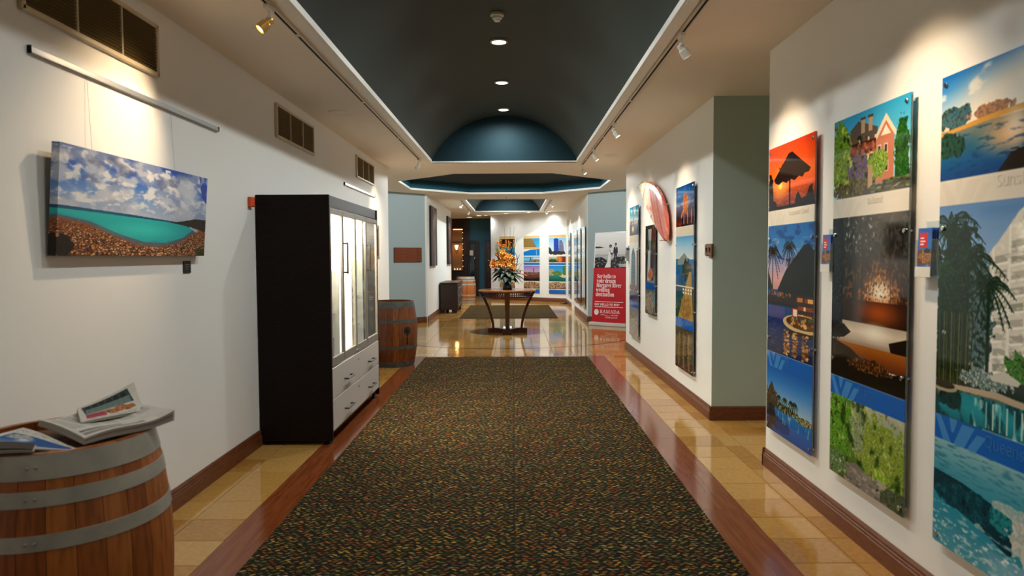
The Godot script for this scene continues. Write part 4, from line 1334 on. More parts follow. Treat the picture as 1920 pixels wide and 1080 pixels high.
func pic_beach() -> Image:
	var p := Pic.new(880, 300, 41)
	p.nz.fractal_octaves = 6
	p.rect(0, 0.5, 1, 1, "a8b8d0")
	p.grad(0, 0, 1, 0.56, ["2444a0", "2f56b4", "4a78c4", "7a9cd0", "a8b8d0"])
	p.clouds(0, 0, 1, 0.56, "9aa6c0", 3.0, -0.3, 0.3, 2.0, 0.75)
	p.clouds(0, 0, 1, 0.56, "c4c8d4", 5.0, -0.15, 0.3, 2.2, 0.85, 2)
	p.clouds(0, 0.02, 1, 0.5, "e6e6e6", 8.0, 0.05, 0.4, 2.2, 0.9, 3)
	p.clouds(0, 0, 0.75, 0.3, "5a6488", 5.0, 0.05, 0.45, 2.6, 0.6, 5)
	p.clouds(0.1, 0.25, 1, 0.56, "dcdfe6", 12.0, 0.1, 0.5, 3.0, 0.7, 7)
	p.glow(0.84, 0.25, 0.13, 0.4, "eeeef2", 0.75)
	p.poly([[0.92, 0], [1, 0], [1, 0.34], [0.955, 0.26]], "2848ac")
	p.clouds(0.9, 0, 1, 0.4, "c8d0e4", 9.0, 0.0, 0.5, 1.5, 0.7, 9)
	p.poly([[0, 0.545], [0.4, 0.568], [0.72, 0.596], [0.9, 0.60], [0.9, 0.64], [0, 0.63]], "0f4a6c")
	p.poly([[0, 0.575], [0.4, 0.593], [0.72, 0.612], [0.84, 0.64], [0.88, 0.68], [0.8, 0.78], [0.66, 0.85], [0.5, 0.85], [0.34, 0.78], [0.16, 0.67], [0, 0.63]], "1fa8ac")
	p.glow(0.5, 0.72, 0.4, 0.15, "30c4c0", 0.9)
	p.glow(0.15, 0.6, 0.3, 0.06, "1284a0", 0.7)
	p.poly([[0, 0.63], [0.16, 0.67], [0.34, 0.78], [0.5, 0.85], [0.66, 0.85], [0.8, 0.78], [0.88, 0.68], [0.93, 0.72], [0.82, 0.86], [0.6, 0.93], [0.4, 0.9], [0.2, 0.76], [0, 0.69]], "5a626a")
	p.clouds(0.0, 0.62, 0.95, 0.94, "7a7a7e", 16.0, 0.1, 0.6, 1.0, 0.5, 4)
	p.poly([[0, 0.575], [0.4, 0.593], [0.72, 0.612], [0.84, 0.64], [0.87, 0.68], [0.79, 0.77], [0.66, 0.83], [0.5, 0.83], [0.34, 0.76], [0.16, 0.65], [0, 0.615]], "22b0b0")
	p.glow(0.5, 0.72, 0.36, 0.11, "34c8c2", 0.9)
	p.poly([[0.72, 0.605], [0.84, 0.63], [0.93, 0.68], [0.9, 0.78], [0.95, 0.8], [1, 0.7], [1, 0.62], [0.86, 0.62]], "a8642c")
	var shore := [[0.0, 0.655], [0.15, 0.70], [0.3, 0.80], [0.45, 0.885], [0.6, 0.90], [0.75, 0.855], [0.88, 0.73], [1.0, 0.65]]
	p.poly(shore + [[1, 1], [0, 1]], "8a4c24")
	p.poly([[0.68, 0.612], [0.8, 0.58], [0.9, 0.54], [1, 0.54], [1, 0.7], [0.92, 0.66], [0.8, 0.63]], "2c281c")
	p.bush(160, 0.9, 0.6, 0.1, 0.05, 0.006, ["2c2c1c", "3f3b28", "1c1c12"])
	for i in 4200:
		var x := p.rng.randf()
		var y := 0.67 + 0.33 * pow(p.rng.randf(), 0.8)
		var edge := 1.0
		for q in 7:
			if x >= shore[q][0] and x <= shore[q + 1][0]:
				edge = lerpf(shore[q][1], shore[q + 1][1], (x - shore[q][0]) / (shore[q + 1][0] - shore[q][0])) + 0.01
		if y > edge:
			var s: float = 0.0022 + 0.006 * (y - 0.66) * 2.4
			var k := p.rng.randi() % 8
			var col := Color(["c87e40", "a25c28", "dca060", "84441e", "5a2e18", "e8bc88", "34190d", "965628"][k])
			p.ell(x + s * 0.3, y + s * 0.9, s, s * 1.3, "24120a")
			p.ell(x, y, s, s * 1.3, col)
			p.ell(x - s * 0.3, y - s * 0.5, s * 0.5, s * 0.6, col.lightened(0.18))
	p.bush(90, 0.965, 0.95, 0.045, 0.05, 0.008, ["5a5a24", "3a3c18", "24260f"])
	p.bush(90, 0.03, 0.9, 0.05, 0.1, 0.008, ["1c100a", "140c08", "2c180e"])
	return p.soft(0.8)

func pic_poster(kind: int) -> Image:
	var p := Pic.new(200, 560, 50 + kind)
	p.rect(0, 0, 1, 1, "f0ece4")
	p.rect(0, 0, 1, 0.045, "e8bf7e")
	p.rect(0, 0.93, 1, 1, "1a62b4")
	p.rect(0, 0.475, 1, 0.51, "1a6ab8")
	p.view(0, 0.05, 1, 0.35)
	if kind == 0:
		p.grad(0, 0, 1, 0.5, ["2a1a16", "5a2a1c", "3a1c18"])
		for i in 6:
			p.rect(0.05 + i * 0.17, 0.05, 0.13 + i * 0.17, 0.5, ["c8702a", "2a120e", "e09a4a"][i % 3])
		p.grad(0, 0.5, 1, 1, ["1f9a98", "1a78b0", "1460a0"])
	elif kind == 1:
		p.grad(0, 0, 1, 0.5, ["2a9ad8", "5ab8e0"])
		p.poly([[0, 0], [0.5, 0], [0.8, 0.5], [0, 0.5]], "7a7a44")
		p.bush(320, 0.3, 0.28, 0.4, 0.28, 0.03, ["6a7a3a", "a08a50", "b87040", "4a5a28", "c89a60"])
		p.rect(0, 0.5, 1, 0.62, "d8b078")
		p.poly([[0, 1], [0, 0.78], [0.4, 0.66], [1, 0.62], [1, 1]], "1878c8")
		p.line(0.8, 0.7, 0.82, 0.95, 0.03, "a8d0e8")
	else:
		p.grad(0, 0, 1, 0.8, ["8ac4e8", "c8e0ec", "e0e8e8"])
		p.poly([[0.3, 0.85], [0.3, 0.06], [0.45, 0.02], [0.58, 0.08], [0.6, 0.85]], "1c3aa0")
		p.poly([[0.6, 0.85], [0.62, 0.16], [0.76, 0.14], [0.84, 0.3], [0.92, 0.85]], "4a5a8a")
		for i in 7:
			p.line(0.33 + i * 0.04, 0.08, 0.33 + i * 0.04, 0.85, 0.012, "4a6ac8")
		for i in 9:
			p.line(0.62, 0.22 + i * 0.07, 0.9, 0.26 + i * 0.07, 0.02, "a8a8b4")
		p.bush(120, 0.5, 0.85, 0.5, 0.1, 0.05, ["2a3a3a", "5a3a2a", "1a2428"])
		p.poly([[0, 0.9], [0, 0.5], [0.12, 0.6], [0.25, 0.9]], "1f3a44")
	p.view(0, 0.365, 1, 0.465)
	if kind == 2:
		p.grad(0, 0, 1, 1, ["d8d8c8", "8a9a68", "4a4a34"])
		p.rect(0.5, 0, 1, 1, "7a2c14")
		p.bush(120, 0.64, 0.45, 0.16, 0.5, 0.05, ["e8721c", "f09a30", "c84a14"])
		p.bush(80, 0.2, 0.7, 0.25, 0.25, 0.03, ["2a3420", "4a5a30"])
	else:
		p.grad(0, 0, 1, 1, ["3aa0dc", "88c8e4", "2a7ab0"])
		p.poly([[0.36, 0.9], [0.44, 0.05], [0.5, 0.9]], "1a2a3a")
		p.bush(120, 0.7, 0.7, 0.3, 0.25, 0.04, ["3a5a3a", "c8b890", "2a3a2a"])
		p.rect(0.6, 0.15, 1, 0.5, "c8d0d4")
	p.view(0, 0.52, 1, 0.79)
	if kind == 1:
		p.grad(0, 0, 1, 0.45, ["8a78b8", "b090c0", "c8a0b8"])
		p.grad(0, 0.44, 1, 1, ["4a2a2a", "6a3a2c", "1a1414"])
		p.rect(0.6, 0.16, 0.66, 0.5, "7a4a48")
		p.bush(140, 0.5, 0.52, 0.5, 0.1, 0.03, ["8a5a4a", "3a2428", "b88a70"])
		p.poly([[0, 0.8], [0.5, 0.9], [1, 0.75], [1, 1], [0, 1]], "140f10")
	elif kind == 2:
		p.grad(0, 0, 1, 0.5, ["1c8cd8", "3aa8e0"])
		p.bush(200, 0.1, 0.45, 0.2, 0.25, 0.04, ["d8c0a0", "8a8a5a", "b89a70"])
		p.bush(260, 0.5, 0.5, 0.3, 0.18, 0.03, ["4a7a34", "8a9a4a", "2a5a24"])
		p.bush(200, 0.95, 0.35, 0.14, 0.4, 0.03, ["2a5a24", "6a8a3a"])
		p.grad(0, 0.62, 1, 1, ["1a8a78", "0f6a60", "0a4a48"])
		p.poly([[0.6, 0.64], [1, 0.58], [1, 0.76], [0.8, 0.74]], "d8c8a0")
	else:
		p.grad(0, 0, 1, 1, ["5a7a98", "2a6a78", "124a54"])
		p.bush(160, 0.5, 0.7, 0.5, 0.3, 0.04, ["1a4a4a", "2a7a74", "a8d0c8"])
	p.view(0, 0.8, 1, 0.92)
	p.grad(0, 0, 1, 1, ["d8c8a8", "a87a4a", "5a3a24"])
	p.bush(260, 0.5, 0.5, 0.5, 0.5, 0.04, ["c89a60", "6a3a20", "e8d8b8", "8a5a34", "2a2014"])
	return p.soft()

func pic_wedding() -> Image:
	var p := Pic.new(340, 420, 61)
	p.grad(0, 0, 1, 0.62, ["f0eceb", "e8e4e2", "dedad8", "ccc8c6"])
	p.grad(0, 0.6, 1, 0.8, ["a8a4a2", "b8b4b2", "8a8684"])
	p.clouds(0, 0.58, 1, 0.8, "e8e6e4", 8.0, 0.0, 0.5, 4.0, 0.7)
	p.poly([[0, 0.37], [0.15, 0.37], [0.28, 0.4], [0.1, 0.42], [0, 0.42]], "2a2829")
	p.poly([[0, 0.7], [0.2, 0.68], [0.34, 0.76], [0.44, 0.9], [0.44, 1], [0, 1]], "1a1819")
	p.poly([[0.48, 0.78], [0.6, 0.68], [0.85, 0.66], [1, 0.72], [1, 1], [0.44, 1]], "1f1d1e")
	p.bush(420, 0.72, 0.84, 0.3, 0.16, 0.05, ["141213", "2a2828", "0c0b0c", "4a4848", "8a8888"])
	p.bush(260, 0.18, 0.86, 0.2, 0.15, 0.05, ["141213", "2c2a2a", "0c0b0c", "4a4848", "a0a0a0"])
	p.bush(60, 0.85, 0.92, 0.14, 0.05, 0.03, ["c8c6c6", "a8a6a6"])
	# bride: hair, arms, long gown; groom: dark suit
	p.poly([[0.42, 0.45], [0.49, 0.44], [0.5, 0.56], [0.47, 0.62], [0.48, 0.98], [0.3, 0.99], [0.38, 0.8], [0.4, 0.6]], "e6e2e0")
	p.ell(0.455, 0.36, 0.04, 0.05, "2a2627")
	p.ell(0.462, 0.375, 0.022, 0.03, "8a807c")
	p.line(0.43, 0.46, 0.47, 0.56, 0.028, "9a908c")
	p.ell(0.5, 0.58, 0.045, 0.03, "3a3838")
	p.poly([[0.55, 0.4], [0.6, 0.36], [0.66, 0.4], [0.675, 0.56], [0.65, 0.58], [0.65, 0.74], [0.625, 0.75], [0.61, 0.6], [0.6, 0.75], [0.57, 0.75], [0.57, 0.58], [0.54, 0.56]], "161516")
	p.poly([[0.595, 0.37], [0.62, 0.37], [0.61, 0.46]], "e0dcda")
	p.ell(0.607, 0.315, 0.026, 0.042, "6a605c")
	p.ell(0.607, 0.29, 0.028, 0.026, "1c1a1a")
	return p.soft()

func pic_bark(kind: int) -> Image:
	var p := Pic.new(320, 380, 70 + kind)
	p.grad(0, 0, 1, 1, ["1c110e", "241512", "150d0b", "1e1210"])
	p.clouds(0, 0, 1, 1, "4a2a22", 8.0, -0.1, 0.4, 0.12, 0.8)
	p.view(0.3, 0, 0.75, 1)
	p.clouds(0, 0, 1, 1, "a0685c", 4.0, -0.2, 0.4, 0.1, 0.95)
	p.clouds(0, 0, 1, 1, "d0a89c", 6.0, 0.1, 0.5, 0.1, 0.8, 3)
	p.clouds(0, 0, 1, 1, "140b09", 9.0, 0.1, 0.4, 0.1, 0.9, 6)
	p.view(0, 0, 1, 1)
	p.rect(0, 0, 0.14, 1, "0e0806")
	p.rect(0.88, 0, 1, 1, "120a08")
	return p.soft()

func pic_flyer() -> Image:
	var p := Pic.new(100, 210, 81)
	p.grad(0, 0, 1, 1, ["1c5cb8", "2a78cc", "5aa8dc"])
	p.rect(0.12, 0.1, 0.7, 0.42, "d0202a")
	for i in 3:
		p.rect(0.18, 0.2 + i * 0.065, 0.44 + 0.1 * (i % 2), 0.23 + i * 0.065, "f4e8e4")
	p.rect(0, 0.46, 1, 0.78, "6a3a28")
	p.bush(120, 0.55, 0.6, 0.45, 0.14, 0.05, ["e8a048", "c8602a", "3a1c14", "f0c880", "1c1410"])
	p.bush(40, 0.7, 0.48, 0.25, 0.05, 0.05, ["14241c", "24402c"])
	p.rect(0, 0.78, 1, 1, "1c5cb0")
	p.glow(0.75, 0.82, 0.2, 0.1, "7ab8e8", 0.8)
	return p.soft()

func pic_news(kind: int) -> Image:
	var p := Pic.new(360, 260, 90 + kind)
	p.im.fill(C("cfc8bd"))
	p.clouds(0, 0, 1, 1, "b8b0a4", 4.0, 0.0, 0.6, 1.0, 0.5)
	if kind == 1:
		p.rect(0.05, 0.06, 0.95, 0.2, "b0a8a0")
		p.rect(0.1, 0.24, 0.98, 0.78, "23508c")
		p.grad(0.1, 0.24, 0.5, 0.5, ["8a98b0", "5a78a0", "3a5a90"])
		p.glow(0.42, 0.55, 0.14, 0.2, "e0e4e8", 0.9)
		p.bush(60, 0.3, 0.66, 0.18, 0.1, 0.03, ["a8a090", "c8c0b0", "5a6a80"])
		p.dabs(120, 0.06, 0.82, 0.95, 0.96, 0.02, 0.006, ["8a8480", "a09a94"])
	elif kind == 2:
		p.poly([[0.06, 0.12], [0.86, 0.08], [0.9, 0.55], [0.1, 0.6]], "2e3f3a")
		for i in 5:
			p.line(0.12, 0.36 + 0.05 * i, 0.86, 0.33 + 0.05 * i, 0.018, "8aa098")
		for i in 6:
			p.rect(0.12 + i * 0.12, 0.15, 0.2 + i * 0.12, 0.3, "121a18")
		p.rect(0.1, 0.62, 0.42, 0.86, "a83a48")
		p.bush(90, 0.64, 0.7, 0.24, 0.13, 0.04, ["c8783a", "8a3a24", "e0a860", "5a241c"])
		p.dabs(60, 0.1, 0.88, 0.9, 0.97, 0.03, 0.006, ["8a847c", "a09a92"])
	else:
		for i in 5:
			for j in 26:
				p.rect(0.04 + i * 0.19, 0.3 + j * 0.026, 0.2 + i * 0.19 - p.rng.randf() * 0.02, 0.313 + j * 0.026, C("8d867e").lerp(C("a8a198"), p.rng.randf()))
		p.rect(0.04, 0.05, 0.7, 0.12, "8a847c")
		p.rect(0.04, 0.15, 0.5, 0.2, "6a645e")
		p.rect(0.62, 0.4, 0.94, 0.7, "9a928a")
	return p.soft()

func pic_board() -> Image:
	var p := Pic.new(220, 520, 101)
	p.im.fill(C("efe6d6"))
	p.rect(0, 0, 1, 0.16, "e6d49a")
	p.clouds(0, 0, 1, 1, "e0d4c0", 4.0, 0.0, 0.6, 1.0, 0.6)
	p.poly([[0.40, 0], [1, 0], [1, 1], [0.76, 1]], "f0a890")
	for i in 8:
		var x := 0.40 + i * 0.075
		p.poly([[x, 0.0], [x + 0.045, 0.0], [x + 0.40, 1.0], [x + 0.35, 1.0]], ["e8604c", "ee7c66", "d84844", "f08a74"][i % 4])
	p.clouds(0.35, 0.4, 1, 1, "ea6e58", 5.0, -0.2, 0.4, 0.5, 0.6, 2)
	p.line(0.36, 0.02, 0.22, 0.36, 0.03, "8a5a4a")
	p.line(0.4, 0.02, 0.28, 0.34, 0.012, "c05a48")
	for q in [[0.14, 0.2], [0.2, 0.3], [0.34, 0.5], [0.4, 0.54], [0.5, 0.62], [0.54, 0.6], [0.3, 0.6], [0.86, 0.94], [0.8, 0.97], [0.12, 0.26]]:
		p.ell(q[0], q[1], 0.02, 0.012, "6a4a40")
	return p.soft()

# =====================================================================================================
# things on the walls
# =====================================================================================================
const RIGHT := -PI / 2    # turn of a thing that hangs on the right wall: its z looks left
const LEFT := PI / 2

var print_cache := {}
func print_mat(key: String, maker: Callable, rough := 0.06) -> StandardMaterial3D:
	if not print_cache.has(key):
		print_cache[key] = img_mat(maker.call(), rough, 0.42)
	return print_cache[key]

# acrylic-faced photo panel on stand-off bolts; at is the wall point below its middle
func photo_panel(at: Vector3, turn: float, w: float, h: float, pm, label: String, group := "", words := []) -> Node3D:
	var o := thing("acrylic_picture", label, "picture", at, turn, group)
	boxpart("acrylic_sheet", Vector3(0, h / 2, 0.031), Vector3(w, h, 0.008), M.acrylic, o, 0.0015)
	var b := MB.new()
	var x := w / 2 - 0.001
	b.quad(Vector3(-x, 0.001, 0.0357), Vector3(x, 0.001, 0.0357), Vector3(x, h - 0.001, 0.0357), Vector3(-x, h - 0.001, 0.0357), Vector3.BACK)
	b.box(Vector3(0, h / 2, 0.0265), Vector3(w - 0.002, h - 0.002, 0.001), 0.0)
	part("print", b, pm, o)
	var bolt := MB.new()
	bolt.lathe([Vector2(0.0005, 0.0), Vector2(0.009, 0.0), Vector2(0.009, 0.027), Vector2(0.0075, 0.027), Vector2(0.0075, 0.035), Vector2(0.011, 0.036), Vector2(0.011, 0.041), Vector2(0.009, 0.043), Vector2(0.0005, 0.043)], 16)
	var bm := bolt.mesh()
	for sx in [-1, 1]:
		for y in [0.035, h * 0.33, h * 0.68, h - 0.035]:
			part("standoff_bolt", bm, M.chrome, o, Vector3(sx * (w / 2 - 0.03), y, 0.0), Basis(Vector3.RIGHT, PI / 2))
	for t in words:
		text("lettering", t[0], t[4], t[3], t[5], o, Vector3(t[1], t[2], 0.0362))
	return o

func wall_fittings():
	# air grilles high on the left wall
	for v in [[-3.49, "large air grille at the top left corner, three louvred sections"], [-6.61, "middle air grille on the left wall, above the display cabinet's near side"], [-9.68, "farthest air grille on the left wall, beyond the display cabinet"]]:
		var o := thing("air_grille", v[1], "air vent", Vector3(XL, 2.525, v[0]), LEFT, "air grilles on the left wall")
		var w := 1.12
		var h := 0.29
		boxpart("duct_back", Vector3(0, h / 2, 0.002), Vector3(w - 0.02, h - 0.02, 0.004), M.dark, o, 0.0)
		for s in [-1, 1]:
			boxpart("frame", Vector3(0, h / 2 + s * (h / 2 - 0.01), 0.012), Vector3(w, 0.026, 0.024), M.vent_frame, o, 0.004)
			boxpart("frame", Vector3(s * (w / 2 - 0.01), h / 2, 0.012), Vector3(0.026, h, 0.024), M.vent_frame, o, 0.004)
			boxpart("mullion", Vector3(s * w / 6, h / 2, 0.014), Vector3(0.012, h - 0.03, 0.018), M.vent_frame, o, 0.003)
		for k in 3:
			var b := MB.new()
			for i in 15:
				b.box(Vector3((k - 1) * w / 3, 0.028 + i * 0.0168, 0.012), Vector3(w / 3 - 0.016, 0.002, 0.018), 0.0, Basis(Vector3.RIGHT, -0.55))
			stuff(part("louvre_slats", b, M.vent, o))
	# picture hanging rails
	for v in [[-3.92, 1.88, "long aluminium picture hanging rail above the beach canvas"], [-9.39, 1.85, "short looking aluminium picture hanging rail beyond the display cabinet"]]:
		var o := thing("hanging_rail", v[2], "picture rail", Vector3(XL, 2.36, v[0]), LEFT)
		boxpart("rail_body", Vector3(0, 0.016, 0.007), Vector3(v[1], 0.032, 0.014), M.alu, o, 0.003)
		boxpart("rail_lip", Vector3(0, 0.004, 0.016), Vector3(v[1], 0.008, 0.008), M.alu, o, 0.002)
		for s in [-1, 1]:
			boxpart("end_cap", Vector3(s * v[1] / 2, 0.016, 0.009), Vector3(0.004, 0.034, 0.02), M.dark, o, 0.001)

func canvas_picture(called, at, turn, w, h, dep, tilt, pm, label) -> Node3D:
	var o := thing(called, label, "picture", at, turn)
	var b := MB.new()
	var x: float = w / 2
	b.quad(Vector3(-x, 0, dep), Vector3(x, 0, dep), Vector3(x, h, dep), Vector3(-x, h, dep), Vector3.BACK)
	b.quad(Vector3(-x, 0, 0), Vector3(-x, 0, dep), Vector3(-x, h, dep), Vector3(-x, h, 0), Vector3.LEFT, Vector2(0.04, 1), Vector2(0.005, 1), Vector2(0.005, 0), Vector2(0.04, 0))
	b.quad(Vector3(x, 0, dep), Vector3(x, 0, 0), Vector3(x, h, 0), Vector3(x, h, dep), Vector3.RIGHT, Vector2(0.995, 1), Vector2(0.96, 1), Vector2(0.96, 0), Vector2(0.995, 0))
	b.quad(Vector3(-x, h, dep), Vector3(x, h, dep), Vector3(x, h, 0), Vector3(-x, h, 0), Vector3.UP, Vector2(0, 0.01), Vector2(1, 0.01), Vector2(1, 0.08), Vector2(0, 0.08))
	b.quad(Vector3(-x, 0, 0), Vector3(x, 0, 0), Vector3(x, 0, dep), Vector3(-x, 0, dep), Vector3.DOWN, Vector2(0, 0.9), Vector2(1, 0.9), Vector2(1, 0.99), Vector2(0, 0.99))
	part("canvas", b, pm, o, Vector3(0, 0, 0.012), Basis(Vector3.RIGHT, tilt))
	b = MB.new()
	b.box(Vector3(0, h / 2, 0.0), Vector3(w - 0.02, h - 0.02, 0.012), 0.002)
	part("stretcher_frame", b, M.darkwood, o, Vector3(0, 0, 0.01), Basis(Vector3.RIGHT, tilt))
	return o

func barrel(at: Vector3, turn: float, label: String, bunged := false, H := 0.89) -> Node3D:
	var o := thing("wine_barrel", label, "barrel", at, turn, "oak wine barrels")
	var rad := func(y):
		var k: float = (y - H / 2) / (H / 2)
		return 0.284 + 0.056 * (1.0 - k * k)
	var N := 26
	var shapes := []
	for z in 1:
		var a0 := 0.0
		var a1 := TAU / N - 0.006
		var b := MB.new()
		b.grid(func(u, w): return Vector3(rad.call(w * H) * cos(lerpf(a0, a1, u)), w * H, rad.call(w * H) * sin(lerpf(a0, a1, u))), 3, 16)
		b.grid(func(u, w): return Vector3((rad.call(w * H) - 0.026) * cos(lerpf(a0, a1, u)), w * H, (rad.call(w * H) - 0.026) * sin(lerpf(a0, a1, u))), 2, 8, true)
		for y in [0.0, H]:
			b.grid(func(u, w): return Vector3((rad.call(y) - 0.026 * w) * cos(lerpf(a0, a1, u)), y, (rad.call(y) - 0.026 * w) * sin(lerpf(a0, a1, u))), 3, 1, y == 0.0)
		for s in [a0, a1]:
			b.grid(func(u, w): return Vector3((rad.call(w * H) - 0.026 * u) * cos(s), w * H, (rad.call(w * H) - 0.026 * u) * sin(s)), 1, 10, s == a0)
		shapes.append(b.mesh())
	for i in N:
		part("stave", shapes[0], (M.oak_dark if bunged else M.oak)[rng.randi() % 4], o, Vector3.ZERO, Basis(Vector3.UP, TAU * i / N))
	var hoops := [[0.80, 0.888], [0.60, 0.645], [0.245, 0.29], [0.002, 0.07]] if bunged else [[0.815, 0.888], [0.735, 0.782], [0.605, 0.652], [0.238, 0.285], [0.108, 0.155], [0.002, 0.075]]
	var hm = M.steel_dark if bunged else M.steel
	for raw in hoops:
		var hp := [raw[0] * H / 0.89, raw[1] * H / 0.89]
		var b := MB.new()
		var p := []
		for k in 5:
			var y: float = lerpf(hp[0], hp[1], k / 4.0)
			p.append(Vector2(rad.call(y) + 0.003, y))
		p.push_front(Vector2(rad.call(hp[0]) - 0.002, hp[0]))
		p.append(Vector2(rad.call(hp[1]) - 0.002, hp[1]))
		b.lathe(p, 48, Transform3D.IDENTITY, false)
		var hoop = part("hoop", b, hm, o)
		var rv := MB.new()
		var ym: float = (hp[0] + hp[1]) / 2
		for q in [-0.012, 0.012]:
			rv.lathe([Vector2(0.006, 0), Vector2(0.004, 0.003), Vector2(0.0005, 0.004)], 8, Transform3D(Basis(Vector3.RIGHT, PI / 2), Vector3(q, ym, rad.call(ym) + 0.003)), true)
		part("rivet", rv, hm, hoop)
	for i in 7:
		var x0 := -0.252 + i * 0.072
		var x1 := x0 + 0.071
		var pl := PackedVector2Array()
		for k in 7:
			var x: float = lerpf(x0, x1, k / 6.0)
			pl.append(Vector2(x, -sqrt(maxf(0.0, 0.2545 * 0.2545 - x * x))))
		for k in 7:
			var x: float = lerpf(x1, x0, k / 6.0)
			pl.append(Vector2(x, sqrt(maxf(0.0, 0.2545 * 0.2545 - x * x))))
		var b := MB.new()
		b.prism(pl, 0.022, Transform3D(Basis(Vector3.RIGHT, Vector3(0, 0, -1), Vector3.UP), Vector3(0, H - 0.055, 0)))
		part("head_board", b, M.oakhead, o)
	if bunged:
		# dark bung and the wine stain that ran down from it
		var B := MB.new()
		B.lathe([Vector2(0.026, 0), Vector2(0.022, 0.016), Vector2(0.0005, 0.018)], 16, Transform3D(Basis(Vector3.RIGHT, PI / 2), Vector3(0, 0.50, rad.call(0.50) - 0.004)))
		part("bung", B, M.black, o)
		B = MB.new()
		B.grid(func(u, w):
			var y: float = lerpf(0.55, 0.30, w)
			var hw: float = 0.055 * sqrt(maxf(0.0, 1.0 - pow((y - 0.495) / 0.056, 2.0))) if y > 0.45 else 0.0
			hw = maxf(hw, 0.012 + 0.006 * sin(w * 31.0)) * (1.0 if w < 0.97 else 0.2)
			var a: float = PI / 2 + (u - 0.5) * 2.0 * hw / 0.35
			var r: float = rad.call(y) + 0.0012
			return Vector3(r * cos(a), y, r * sin(a)), 6, 24)
		part("wine_stain", B, mat(C("120a08"), 0.35), o)
	return o

func newspaper(label, pm, c: Array, layers: int, lift: Callable, group := "") -> Node3D:
	var mid: Vector3 = (c[0] + c[1] + c[2] + c[3]) / 4
	var o := thing("newspaper", label, "newspaper", Vector3(mid.x, c[0].y, mid.z), 0.0, group)
	var plain := mat(C("b9b1a6"), 0.85)
	for k in layers + 1:
		var off := Vector3(rng.randf_range(-0.004, 0.004), 0.0032 * k, rng.randf_range(-0.004, 0.004)) if k < layers else Vector3(0, 0.0032 * k, 0)
		var f := func(u, w):
			var p: Vector3 = c[0].lerp(c[1], u).lerp(c[3].lerp(c[2], u), w)
			return p - o.position + off + Vector3(0, lift.call(u, w) * (0.5 + 0.5 * k / maxf(1.0, layers)), 0)
		var b := MB.new()
		b.grid(f, 18, 12, false)
		b.grid(func(u, w): return f.call(u, w) - Vector3(0, 0.0026, 0), 18, 12, true)
		for s in [0.0, 1.0]:
			b.grid(func(u, w): return f.call(u, s) - Vector3(0, 0.0026 * w, 0), 18, 1, s == 1.0)
			b.grid(func(u, w): return f.call(s, u) - Vector3(0, 0.0026 * w, 0), 12, 1, s == 0.0)
		part("front_page" if k == layers else "page", b, pm if k == layers else plain, o)
	return o

